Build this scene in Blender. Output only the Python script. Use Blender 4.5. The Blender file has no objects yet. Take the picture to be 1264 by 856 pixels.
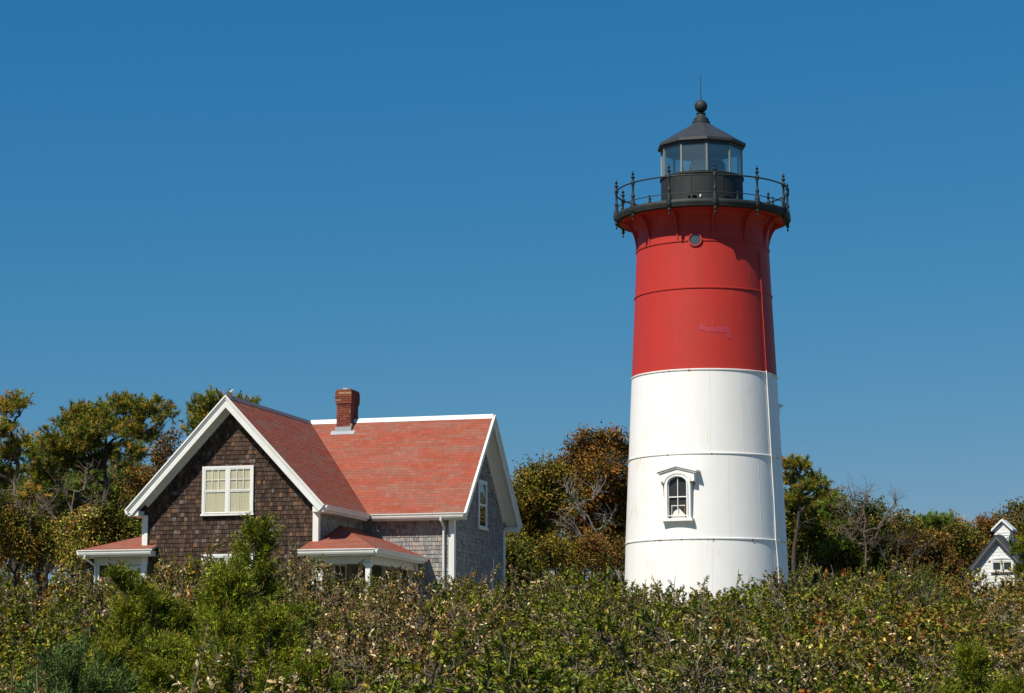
import bpy, math, random
import numpy as np
from mathutils import Vector
R = math.radians
random.seed(7)
rng = np.random.default_rng(7)
S = bpy.context.scene
COL = S.collection

# ------------------------------------------------------------------ camera, sky, sun, exposure
PITCH = 8.3868
EYE = 1.6
cd = bpy.data.cameras.new('camera')
cam = bpy.data.objects.new('camera', cd); COL.objects.link(cam)
cam.location = (0, 0, EYE); cam.rotation_euler = (R(90 + PITCH), 0, 0)
cd.sensor_width = 36; cd.lens = 3000 / 1264 * 36; cd.clip_start = .1; cd.clip_end = 20000
S.camera = cam

SUN_EL = 49.5
SUN_AZ = 41.7            # degrees from -Y towards -X: the sun is behind the camera, to its left
sdir = Vector((-math.sin(R(SUN_AZ)) * math.cos(R(SUN_EL)), -math.cos(R(SUN_AZ)) * math.cos(R(SUN_EL)), math.sin(R(SUN_EL))))
sl = bpy.data.lights.new('sun', 'SUN'); sl.energy = 5.0; sl.angle = R(.53); sl.color = (1, .935, .83)
so = bpy.data.objects.new('sun', sl); COL.objects.link(so)
so.rotation_euler = sdir.to_track_quat('Z', 'Y').to_euler()
so.location = (-30, -30, 60)

W = bpy.data.worlds.new('World'); S.world = W; W.use_nodes = True
nt = W.node_tree; nt.nodes.clear()
sky = nt.nodes.new('ShaderNodeTexSky'); sky.sky_type = 'NISHITA'; sky.sun_disc = False
sky.sun_elevation = R(SUN_EL); sky.sun_rotation = R(180 + SUN_AZ)
sky.altitude = 0; sky.air_density = 1.0; sky.dust_density = .25; sky.ozone_density = 3.0
# the photograph's polarised sky: each colour channel of the daylight sky gets its own contrast
sep = nt.nodes.new('ShaderNodeSeparateColor'); cmb = nt.nodes.new('ShaderNodeCombineColor'); nt.links.new(sky.outputs[0], sep.inputs[0])
for i, (g, p, cl) in enumerate(((.631, 1.81, .56), (.458, .767, .72), (.554, .43, .76))):
    d0 = nt.nodes.new('ShaderNodeMath'); d0.operation = 'MULTIPLY'; d0.inputs[1].default_value = .1
    pw = nt.nodes.new('ShaderNodeMath'); pw.operation = 'POWER'; pw.inputs[1].default_value = p
    ml = nt.nodes.new('ShaderNodeMath'); ml.operation = 'MULTIPLY'; ml.inputs[1].default_value = g * 9.0
    mn = nt.nodes.new('ShaderNodeMath'); mn.operation = 'MINIMUM'; mn.inputs[1].default_value = cl   # no glare round the sun
    nt.links.new(sep.outputs[i], d0.inputs[0]); nt.links.new(d0.outputs[0], mn.inputs[0]); nt.links.new(mn.outputs[0], pw.inputs[0]); nt.links.new(pw.outputs[0], ml.inputs[0]); nt.links.new(ml.outputs[0], cmb.inputs[i])
bg = nt.nodes.new('ShaderNodeBackground'); bg.inputs[1].default_value = .1
wo = nt.nodes.new('ShaderNodeOutputWorld')
nt.links.new(cmb.outputs[0], bg.inputs[0]); nt.links.new(bg.outputs[0], wo.inputs[0])

S.view_settings.view_transform = 'Standard'; S.view_settings.look = 'None'
S.view_settings.gamma = 1; S.view_settings.use_curve_mapping = False
S.view_settings.exposure = 0.15
S.cycles.max_bounces = 6; S.cycles.transparent_max_bounces = 12

# ------------------------------------------------------------------ measuring helper
def at(px, py, Y):
    """world point at depth Y seen in the direction of a measured point of the photograph"""
    a = (px - 632) / 3000; b = (428 - py) / 3000; c, s = math.cos(R(PITCH)), math.sin(R(PITCH))
    d = Vector((a, c - b * s, s + b * c))
    return d / d.y * Y + Vector((0, 0, EYE))

def ground_z(x, y):
    t = min(max((y - 14.0) / 48.0, 0), 1)
    z = 3.75 * t
    z += .12 * math.sin(x * .21 + 1.3) * math.sin(y * .17) + .06 * math.sin(x * .53 + y * .41)
    z *= min(max((y - 8) / 10, 0), 1) if y < 18 else 1
    if y > 140: z -= (y - 140) * .012
    return max(z, -8)

# ------------------------------------------------------------------ materials
def mat(name, base=(.5, .5, .5), rough=.6, metal=0, spec=.5):
    m = bpy.data.materials.new(name); m.use_nodes = True
    b = m.node_tree.nodes['Principled BSDF']
    b.inputs['Base Color'].default_value = (*base, 1); b.inputs['Roughness'].default_value = rough
    b.inputs['Metallic'].default_value = metal; b.inputs['Specular IOR Level'].default_value = spec
    return m
def N(m, t, **k):
    n = m.node_tree.nodes.new(t)
    for a, v in k.items(): setattr(n, a, v)
    return n
def Lk(m, a, b): m.node_tree.links.new(a, b)
def bsdf(m): return m.node_tree.nodes['Principled BSDF']
def objco(m, scale=(1, 1, 1)):
    tc = N(m, 'ShaderNodeTexCoord'); mp = N(m, 'ShaderNodeMapping'); mp.inputs['Scale'].default_value = scale
    Lk(m, tc.outputs['Object'], mp.inputs[0]); return mp.outputs[0]
def noise(m, co, sc, det=3, rough=.5):
    n = N(m, 'ShaderNodeTexNoise'); n.inputs['Scale'].default_value = sc; n.inputs['Detail'].default_value = det
    n.inputs['Roughness'].default_value = rough
    Lk(m, co, n.inputs['Vector']); return n.outputs[0]
def ramp(m, f, stops):
    r = N(m, 'ShaderNodeValToRGB'); e = r.color_ramp.elements
    while len(e) < len(stops): e.new(.5)
    for i, (p, c) in enumerate(stops):
        e[i].position = p; e[i].color = (*c, 1) if len(c) == 3 else c
    Lk(m, f, r.inputs[0]); return r.outputs[0]
def mixc(m, f, a, b, mode='MIX'):
    x = N(m, 'ShaderNodeMix', data_type='RGBA', blend_type=mode)
    for s, v in ((x.inputs[0], f), (x.inputs[6], a), (x.inputs[7], b)):
        if isinstance(v, (int, float)): s.default_value = v
        elif isinstance(v, tuple): s.default_value = (*v, 1)
        else: Lk(m, v, s)
    return x.outputs[2]
def bump(m, f, strength, dist=.02):
    b = N(m, 'ShaderNodeBump'); b.inputs['Strength'].default_value = strength; b.inputs['Distance'].default_value = dist
    Lk(m, f, b.inputs['Height']); Lk(m, b.outputs[0], bsdf(m).inputs['Normal'])

def painted(name, base, dirt, rust=None, rough=.45, rustamt=.62, bmp=.15):
    m = mat(name, base, rough)
    n1 = noise(m, objco(m, (1.4, 1.4, .35)), 2.2, 5, .6)
    c = mixc(m, ramp(m, n1, [(.35, (0, 0, 0)), (.75, (1, 1, 1))]), base, dirt)
    n3 = noise(m, objco(m, (9, 9, .5)), 2.0, 3, .6)
    c = mixc(m, ramp(m, n3, [(.5, (0, 0, 0)), (.8, (.55, .55, .55))]), c, dirt)
    if rust:
        st = noise(m, objco(m, (7, 7, .45)), 3.1, 4, .55); ar = noise(m, objco(m), .8, 2)
        mul = N(m, 'ShaderNodeMath', operation='MULTIPLY'); Lk(m, st, mul.inputs[0]); Lk(m, ar, mul.inputs[1])
        c = mixc(m, ramp(m, mul.outputs[0], [(rustamt * .58, (0, 0, 0)), (rustamt * .58 + .1, (.7, .7, .7))]), c, rust)
    Lk(m, c, bsdf(m).inputs['Base Color'])
    bump(m, noise(m, objco(m), 3.5, 3), bmp, .02)
    return m

def vcol(name, rough=.8, spec=.3, nscale=18, amt=.35):
    """material that takes the colour each shingle or brick was given"""
    m = mat(name, (.5, .5, .5), rough, 0, spec)
    a = N(m, 'ShaderNodeAttribute', attribute_name='col')
    n = noise(m, objco(m), nscale, 4, .6)
    c = mixc(m, 1.0, a.outputs['Color'], ramp(m, n, [(.25, (1 - amt,) * 3), (.75, (1 + amt * .5,) * 3)]), 'MULTIPLY')
    Lk(m, c, bsdf(m).inputs['Base Color']); bump(m, noise(m, objco(m), nscale * 3, 3), .3, .01)
    return m

def leafmat(name, rough=.5, spec=.35, trans=.25):
    m = mat(name, (.1, .1, .1), rough, 0, spec)
    a = N(m, 'ShaderNodeAttribute', attribute_name='col')
    oi = N(m, 'ShaderNodeObjectInfo')
    r = ramp(m, oi.outputs['Random'], [(0, (.8, .84, .85)), (.5, (1, 1, 1)), (1, (1.2, 1.08, .95))])
    c = mixc(m, 1.0, a.outputs['Color'], r, 'MULTIPLY')
    Lk(m, c, bsdf(m).inputs['Base Color'])
    t = N(m, 'ShaderNodeBsdfTranslucent'); Lk(m, c, t.inputs[0])
    mx = N(m, 'ShaderNodeMixShader'); mx.inputs[0].default_value = trans
    out = m.node_tree.nodes['Material Output']
    Lk(m, bsdf(m).outputs[0], mx.inputs[1]); Lk(m, t.outputs[0], mx.inputs[2]); Lk(m, mx.outputs[0], out.inputs[0])
    return m

M = {}
M['white_iron'] = painted('white_iron', (.86, .85, .82), (.82, .80, .75), (.68, .54, .3), .5, .635, .1)
M['red_iron'] = painted('red_iron', (.48, .034, .025), (.41, .04, .028), (.56, .09, .045), .5, .7, .12)
M['red_patch'] = mat('red_patch', (.43, .036, .05), .55)
M['seam_white'] = mat('seam_white', (.74, .7, .6), .7)
M['seam_red'] = mat('seam_red', (.43, .038, .028), .6)
M['rust'] = mat('rust', (.42, .17, .05), .85)
M['black_iron'] = painted('black_iron', (.018, .023, .023), (.032, .038, .038), None, .6)
M['grey_roof_iron'] = painted('grey_roof_iron', (.032, .035, .036), (.046, .048, .048), None, .5)
M['white_wood'] = painted('white_wood', (.78, .78, .75), (.68, .67, .62), None, .55)
M['cream_wood'] = painted('cream_wood', (.62, .6, .52), (.55, .53, .46), None, .6)
M['shingle'] = vcol('shingle', .85, .2)
M['roofing'] = vcol('roofing', .9, .15, 40, .25)
M['brick'] = vcol('brick', .85, .2, 30, .4)
M['mortar'] = mat('mortar', (.2, .12, .09), .9)
M['backing'] = mat('backing', (.03, .026, .024), .9)
M['lead'] = painted('lead', (.4, .42, .43), (.3, .32, .34), None, .45)
M['slate'] = vcol('slate', .7, .3)
M['dark_in'] = mat('dark_in', (.012, .013, .014), .7)
M['curtain'] = painted('curtain', (.72, .68, .52), (.6, .56, .42), None, .9)
M['brass'] = mat('brass', (.35, .3, .2), .35, .8)
M['bark'] = painted('bark', (.07, .055, .042), (.035, .028, .022), None, .9, .6, .6)
M['dead_wood'] = painted('dead_wood', (.26, .235, .2), (.15, .13, .11), None, .9, .6, .5)
M['twig'] = painted('twig', (.19, .145, .1), (.1, .075, .055), None, .9)
M['leaf_gloss'] = leafmat('leaf_gloss', .45, .25, .16)
M['leaf_dull'] = leafmat('leaf_dull', .65, .12, .16)
M['needles'] = leafmat('needles', .6, .12, .12)
M['feather'] = mat('feather', (.75, .74, .72), .8)
M['feather_grey'] = mat('feather_grey', (.12, .12, .13), .7)
M['beak'] = mat('beak', (.6, .35, .05), .6)

def glassmat(name, tint, refl, rough=.02, opaque=None):
    m = bpy.data.materials.new(name); m.use_nodes = True
    t = m.node_tree; t.nodes.remove(t.nodes['Principled BSDF']); out = t.nodes['Material Output']
    tr = N(m, 'ShaderNodeBsdfTransparent'); tr.inputs[0].default_value = (*tint, 1)
    g = N(m, 'ShaderNodeBsdfGlossy'); g.inputs['Roughness'].default_value = rough
    lw = N(m, 'ShaderNodeLayerWeight'); lw.inputs[0].default_value = .5; f = N(m, 'ShaderNodeMath', operation='POWER'); Lk(m, lw.outputs[1], f.inputs[0]); f.inputs[1].default_value = 4
    ad = N(m, 'ShaderNodeMath', operation='ADD'); Lk(m, f.outputs[0], ad.inputs[0]); ad.inputs[1].default_value = refl
    mx = N(m, 'ShaderNodeMixShader'); Lk(m, ad.outputs[0], mx.inputs[0]); Lk(m, tr.outputs[0], mx.inputs[1]); Lk(m, g.outputs[0], mx.inputs[2])
    Lk(m, mx.outputs[0], out.inputs[0]); return m
M['glass'] = glassmat('glass', (.95, .95, .92), .03)
M['lantern_glass'] = glassmat('lantern_glass', (.93, .95, .93), .16, .25)
M['lens_glass'] = mat('lens_glass', (.4, .5, .46), .08, 0, .8)
M['lens_dark'] = mat('lens_dark', (.035, .03, .07), .12, 0, .8)

def groundmat():
    m = mat('ground', (.08, .08, .04), .95, 0, .1)
    c = ramp(m, noise(m, objco(m), .35, 6, .65), [(.3, (.035, .045, .015)), (.5, (.075, .075, .03)), (.7, (.15, .115, .065))])
    c2 = mixc(m, ramp(m, noise(m, objco(m), 6, 4), [(.45, (0, 0, 0)), (.65, (1, 1, 1))]), c, (.10, .075, .045))
    tc = N(m, 'ShaderNodeTexCoord'); sx = N(m, 'ShaderNodeSeparateXYZ'); Lk(m, tc.outputs['Object'], sx.inputs[0])
    mr = N(m, 'ShaderNodeMapRange'); mr.inputs[1].default_value = 46; mr.inputs[2].default_value = 54; Lk(m, sx.outputs[1], mr.inputs[0])
    mr2 = N(m, 'ShaderNodeMapRange'); mr2.inputs[1].default_value = 92; mr2.inputs[2].default_value = 84; Lk(m, sx.outputs[1], mr2.inputs[0])
    ml = N(m, 'ShaderNodeMath', operation='MULTIPLY'); Lk(m, mr.outputs[0], ml.inputs[0]); Lk(m, mr2.outputs[0], ml.inputs[1])
    dry = ramp(m, noise(m, objco(m), 1.2, 6, .6), [(.3, (.1, .1, .055)), (.7, (.17, .15, .09))])  # paler band of unseen ground, added to bounce fill light onto the tower
    c3 = mixc(m, ml.outputs[0], c2, dry)
    Lk(m, c3, bsdf(m).inputs['Base Color']); bump(m, noise(m, objco(m), 5, 5), .8, .08); return m
M['ground'] = groundmat()

# ------------------------------------------------------------------ mesh helpers
class MB:
    def __init__(s): s.v = []; s.f = []; s.c = []; s.mi = []; s.cur = None; s.m = 0
    def add(s, vs, fs, col=None, mi=None):
        b = len(s.v); s.v += [tuple(v) for v in vs]
        s.f += [tuple(b + i for i in f) for f in fs]
        s.c += [col or (.5, .5, .5)] * len(vs); s.mi += [s.m if mi is None else mi] * len(fs)
    def box(s, x0, x1, y0, y1, z0, z1, col=None, mi=None):
        s.fbox((0, 0, 0), (1, 0, 0), (0, 0, 1), x0, x1, z0, z1, -y1, -y0, col, mi)
    def fbox(s, O, ax, up, s0, s1, t0, t1, n0, n1, col=None, mi=None):
        O = Vector(O); ax = Vector(ax); up = Vector(up); n = ax.cross(up)
        vs = [O + ax * a + up * b + n * c for c in (n0, n1) for b in (t0, t1) for a in (s0, s1)]
        s.add(vs, [(0, 2, 3, 1), (4, 5, 7, 6), (0, 1, 5, 4), (2, 6, 7, 3), (0, 4, 6, 2), (1, 3, 7, 5)], col, mi)
    def prism(s, poly, d, col=None, mi=None):
        """closed prism: polygon of 3-D points extruded by vector d"""
        d = Vector(d); p = [Vector(q) for q in poly]; k = len(p)
        nrm = (p[1] - p[0]).cross(p[2] - p[0])
        if nrm.dot(d) > 0: p = p[::-1]
        vs = p + [q + d for q in p]
        s.add(vs, [tuple(range(k)), tuple(range(2 * k - 1, k - 1, -1))] + [(i, i + k, (i + 1) % k + k, (i + 1) % k) for i in range(k)], col, mi)
    def lathe(s, prof, cx=0, cy=0, seg=48, a0=0, a1=2 * math.pi, col=None, mi=None, off=0):
        full = abs(a1 - a0 - 2 * math.pi) < 1e-6; k = seg if full else seg + 1
        vs = []
        for r, z in prof:
            for i in range(k):
                a = off + a0 + (a1 - a0) * i / seg
                vs.append((cx + r * math.sin(a), cy - r * math.cos(a), z))
        fs = []
        for j in range(len(prof) - 1):
            for i in range(seg):
                i2 = (i + 1) % k
                fs.append((j * k + i, j * k + i2, (j + 1) * k + i2, (j + 1) * k + i))
        s.add(vs, fs, col, mi)
    def tube(s, pts, rad, sides=6, col=None, mi=None, cap=True):
        pts = [Vector(p) for p in pts]; n = len(pts)
        if not hasattr(rad, '__len__'): rad = [rad] * n
        vs = []; ref = Vector((0.13, .21, 1)).normalized()
        for i, p in enumerate(pts):
            d = (pts[min(i + 1, n - 1)] - pts[max(i - 1, 0)])
            if d.length < 1e-9: d = Vector((0, 0, 1))
            d.normalize()
            if abs(d.dot(ref)) > .97: ref = Vector((1, .1, 0)).normalized()
            a = d.cross(ref).normalized(); b = d.cross(a)
            for k in range(sides):
                t = 2 * math.pi * k / sides
                vs.append(p + (a * math.cos(t) + b * math.sin(t)) * rad[i])
        fs = [(i * sides + k, i * sides + (k + 1) % sides, (i + 1) * sides + (k + 1) % sides, (i + 1) * sides + k) for i in range(n - 1) for k in range(sides)]
        if cap: fs += [tuple(range(sides)), tuple((n - 1) * sides + k for k in range(sides - 1, -1, -1))]
        s.add(vs, fs, col, mi)
    def ball(s, c, r, seg=16, rings=10, col=None, mi=None):
        if not hasattr(r, '__len__'): r = (r, r, r)
        vs = []; fs = []
        for j in range(rings + 1):
            ph = math.pi * j / rings
            for i in range(seg):
                a = 2 * math.pi * i / seg
                vs.append((c[0] + r[0] * math.sin(ph) * math.cos(a), c[1] + r[1] * math.sin(ph) * math.sin(a), c[2] - r[2] * math.cos(ph)))
        for j in range(rings):
            for i in range(seg):
                fs.append((j * seg + i, j * seg + (i + 1) % seg, (j + 1) * seg + (i + 1) % seg, (j + 1) * seg + i))
        s.add(vs, fs, col, mi)
    def build(s, name, mats, parent=None, smooth=False):
        me = bpy.data.meshes.new(name); me.from_pydata(s.v, [], s.f)
        if not isinstance(mats, (list, tuple)): mats = [mats]
        for m in mats: me.materials.append(M[m])
        if len(mats) > 1: me.polygons.foreach_set('material_index', s.mi)
        ca = me.color_attributes.new('col', 'FLOAT_COLOR', 'POINT')
        arr = np.ones((len(s.v), 4), np.float32); arr[:, :3] = np.array(s.c, np.float32).reshape(-1, 3); ca.data.foreach_set('color', arr.ravel())
        if smooth:
            me.polygons.foreach_set('use_smooth', [True] * len(me.polygons))
            try: me.set_sharp_from_angle(angle=R(38))
            except Exception: pass
        me.update()
        o = bpy.data.objects.new(name, me); COL.objects.link(o); o.parent = parent
        return o

def thing(name, label, cat, loc=(0, 0, 0), rz=0, group=None):
    o = bpy.data.objects.new(name, None); COL.objects.link(o)
    o.location = loc; o.rotation_euler = (0, 0, rz); o['label'] = label; o['category'] = cat
    o.empty_display_size = .3
    if group: o['group'] = group
    return o

def leaves(P, D, Nn, L, Wd, C, fold=.25, simple=False):
    """arrays of leaf blades: base P, direction D, normal Nn, length L, width Wd, colour C"""
    D = D / np.linalg.norm(D, axis=1, keepdims=True)
    A = np.cross(D, Nn); A /= (np.linalg.norm(A, axis=1, keepdims=True) + 1e-9)
    Nn = np.cross(A, D)
    n = len(P); L = L.reshape(-1, 1); Wd = Wd.reshape(-1, 1)
    if simple:      # a narrow triangle
        V = np.stack([P - A * Wd * .5, P + A * Wd * .5, P + D * L], 1)
        F = (np.arange(n)[:, None] * 3 + np.array([0, 1, 2])).ravel(); return V.reshape(-1, 3), F, 3, np.repeat(C, 3, 0)
    up = Nn * Wd * fold
    V = np.stack([P, P + D * L * .33 - A * Wd * .5 + up, P + D * L * .72 - A * Wd * .36 + up,
                  P + D * L, P + D * L * .72 + A * Wd * .36 + up, P + D * L * .33 + A * Wd * .5 + up], 1)
    F = (np.arange(n)[:, None] * 6 + np.array([0, 1, 2, 3, 0, 3, 4, 5])).ravel()
    return V.reshape(-1, 3), F, 4, np.repeat(C, 6, 0)

def leafobj(name, V, F, k, C, m, parent=None):
    me = bpy.data.meshes.new(name); nf = len(F) // k
    me.vertices.add(len(V)); me.vertices.foreach_set('co', V.astype(np.float32).ravel())
    me.loops.add(len(F)); me.loops.foreach_set('vertex_index', F.astype(np.int32))
    me.polygons.add(nf); me.polygons.foreach_set('loop_start', (np.arange(nf) * k).astype(np.int32))
    me.polygons.foreach_set('loop_total', np.full(nf, k, np.int32))
    me.materials.append(M[m])
    ca = me.color_attributes.new('col', 'FLOAT_COLOR', 'POINT')
    arr = np.ones((len(V), 4), np.float32); arr[:, :3] = np.clip(C, 0.002, 1); ca.data.foreach_set('color', arr.ravel())
    me.update(calc_edges=True)
    o = bpy.data.objects.new(name, me); COL.objects.link(o); o.parent = parent
    return o

def unit(a): return a / (np.linalg.norm(a, axis=-1, keepdims=True) + 1e-9)

def shingles(mb, O, ax, up, poly, row, wr, th, colf, gap=.004):
    """courses of shingles covering a convex polygon given in (s,t) of the frame O, ax, up"""
    O = Vector(O); ax = Vector(ax); up = Vector(up); n = ax.cross(up)
    ts = [p[1] for p in poly]; t0, t1 = min(ts), max(ts)
    def span(t):
        xs = []
        k = len(poly)
        for i in range(k):
            (xa, ta), (xb, tb) = poly[i], poly[(i + 1) % k]
            if abs(ta - tb) < 1e-9:
                if abs(ta - t) < 1e-6: xs += [xa, xb]
            elif min(ta, tb) - 1e-9 <= t <= max(ta, tb) + 1e-9:
                xs.append(xa + (xb - xa) * (t - ta) / (tb - ta))
        return (min(xs), max(xs)) if xs else None
    nr = max(1, round((t1 - t0) / row)); h = (t1 - t0) / nr
    for k in range(nr):
        a, b = t0 + k * h, t0 + (k + 1) * h
        r0, r1 = span(a + 1e-5), span(b - 1e-5)
        if not r0 or not r1: continue
        lo, hi = min(r0[0], r1[0]), max(r0[1], r1[1])
        x = lo - random.random() * wr[1]; i = 0
        while x < hi:
            w = random.uniform(*wr); xa, xb = x + gap / 2, x + w - gap / 2; x += w; i += 1
            A0, B0 = max(xa, r0[0]), min(xb, r0[1]); A1, B1 = max(xa, r1[0]), min(xb, r1[1])
            if B0 <= A0 and B1 <= A1: continue
            if B0 < A0: A0 = B0 = min(max((A0 + B0) / 2, r0[0]), r0[1])
            if B1 < A1: A1 = B1 = min(max((A1 + B1) / 2, r1[0]), r1[1])
            t_ = th * random.uniform(.75, 1.25); d = random.uniform(-.006, .002) if th > .01 else 0
            q = [O + ax * A0 + up * (a + d) + n * t_, O + ax * B0 + up * (a + d) + n * t_,
                 O + ax * B1 + up * (b + .004) + n * .003, O + ax * A1 + up * (b + .004) + n * .003,
                 O + ax * A0 + up * (a + d), O + ax * B0 + up * (a + d)]
            mb.add(q, [(0, 1, 2, 3), (4, 5, 1, 0), (4, 0, 3), (5, 2, 1)], colf(k, i, (xa + xb) / 2, (a + b) / 2))

def jit(c, a=.15, b=.06):
    g = 1 + random.uniform(-a, a)
    return tuple(max(0.004, x * g * (1 + random.uniform(-b, b))) for x in c)
def col_brown(k, i, x, t):
    q = random.random()
    if q < .12: return jit((0.148, 0.082, 0.047), .25, .03)
    if q < .17: return jit((0.125, 0.109, 0.094), .2, .03)
    if q < .4: return jit((0.045, 0.028, 0.022), .25, .03)
    return jit((0.078, 0.048, 0.034), .28, .03)
def col_grey(k, i, x, t):
    q = random.random()
    if q < .1: return jit((.34, .29, .24), .15)
    if q < .25: return jit((.20, .197, .195), .2)
    return jit((.30, .29, .28), .2)
_walk = {}
def col_roof(k, i, x, t):
    # faded patches of shingles from mixed bundles
    w = _walk.get(k, random.random())
    w += random.uniform(-.5, .5); w = min(max(w, 0), 1); _walk[k] = w
    w = .42 * w + .28 * random.random() + .3 * (.5 + .5 * math.sin(x * 2.3 + 2.2 * math.sin(t * 2.1 + x * .7)) * math.cos(t * 4.3 + math.sin(x * 1.3)))
    w = min(max((w - .25) * 1.7, 0), 1)
    a = (.335, .084, .05); b = (.285, .125, .088)
    return jit(tuple(a[j] * (1 - w) + b[j] * w for j in range(3)), .09, .03)
def col_slate(k, i, x, t): return jit((.055, .06, .065), .25)

# ------------------------------------------------------------------ ground
def make_ground():
    ys = list(np.arange(-30, 130, 1.6)) + [140, 160, 200, 260, 360, 500, 800, 1500, 3000]
    ys = [-3000, -800, -200, -80] + ys
    xs = [-3000, -1200, -500, -200, -100] + list(np.arange(-60, 61, 2.0)) + [100, 200, 500, 1200, 3000]
    v = [(x, y, ground_z(x, y)) for y in ys for x in xs]; k = len(xs)
    f = [(j * k + i, j * k + i + 1, (j + 1) * k + i + 1, (j + 1) * k + i) for j in range(len(ys) - 1) for i in range(k - 1)]
    mb = MB(); mb.add(v, f); o = mb.build('ground', 'ground', smooth=True); o['kind'] = 'structure'
make_ground()

# ------------------------------------------------------------------ windows
def window(parent, O, ax, up, w, h, casing=.09, cols=(2, 2), rows=(1, 1), proud=.05, wood='white_wood', curtain=False, glass='glass', mull=0, name='window', head=0, single=False):
    """window in a wall: O = lower left corner of the glazed opening on the wall face"""
    O = Vector(O); ax = Vector(ax); up = Vector(up)
    fr = MB()
    fr.fbox(O, ax, up, -casing, 0, -casing * .2, h + casing, 0.004, proud)
    fr.fbox(O, ax, up, w, w + casing, -casing * .2, h + casing, 0.004, proud)
    fr.fbox(O, ax, up, 0, w, h, h + casing, 0.004, proud - .003)
    if head: fr.fbox(O, ax, up, -casing - .03, w + casing + .03, h + casing, h + casing + head, .004, proud + .03)
    units = [(0, w)]
    if mull:
        fr.fbox(O, ax, up, w / 2 - mull / 2, w / 2 + mull / 2, 0, h, .004, proud - .004)
        units = [(0, w / 2 - mull / 2), (w / 2 + mull / 2, w)]
    fo = fr.build(name, wood, parent)
    sl = MB(); sl.fbox(O, ax, up, -casing - .03, w + casing + .03, -casing, -casing * .2 - .002, .004, proud + .035)
    sl.build('sill', wood, fo)
    bk = MB(); bk.fbox(O, ax, up, 0.001, w - .001, 0.001, h - .001, 0.003, .008); bk.build('room_shade', 'curtain' if curtain else 'dark_in', fo)
    if curtain:
        cu = MB()
        for (a, b) in units:
            k = 26
            for half in (0, 1):
                pts = []
                x0 = a + .02 + (b - a) * .5 * half; x1 = x0 + (b - a) * .5 - .03
                vs = []
                for j in range(k + 1):
                    x = x0 + (x1 - x0) * j / k; d = .014 + .006 * math.sin(j * 1.6 + half)
                    n = ax.cross(up)
                    vs += [O + ax * x + up * .03 + n * d, O + ax * x + up * (h - .02) + n * d]
                cu.add(vs, [(2 * j, 2 * j + 2, 2 * j + 3, 2 * j + 1) for j in range(k)])
        cu.build('curtain', 'curtain', fo)
    for (a, b) in units:
        sh = MB(); ww = b - a; r = .035
        hm = h * .5
        for (z0, z1, dz, c, rr) in ((0, hm, .022, cols[1], rows[1]), (hm, h, .03, cols[0], rows[0])) if not single else ((0, h, .022, 1, 1),):
            sh.fbox(O, ax, up, a, a + r, z0, z1, dz, dz + .016); sh.fbox(O, ax, up, b - r, b, z0, z1, dz, dz + .016)
            sh.fbox(O, ax, up, a + r, b - r, z0, z0 + r, dz, dz + .015); sh.fbox(O, ax, up, a + r, b - r, z1 - r, z1, dz, dz + .015)
            for q in range(1, c):
                x = a + r + (ww - 2 * r) * q / c; sh.fbox(O, ax, up, x - .009, x + .009, z0 + r, z1 - r, dz + .001, dz + .013)
            for q in range(1, rr):
                z = z0 + r + (z1 - z0 - 2 * r) * q / rr; sh.fbox(O, ax, up, a + r, b - r, z - .009, z + .009, dz + .002, dz + .012)
        sh.build('sash', wood, fo)
        gl = MB(); gl.fbox(O, ax, up, a + r, b - r, r, h - r, .0265, .0285); gl.build('pane', glass, fo)
    return fo

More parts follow.
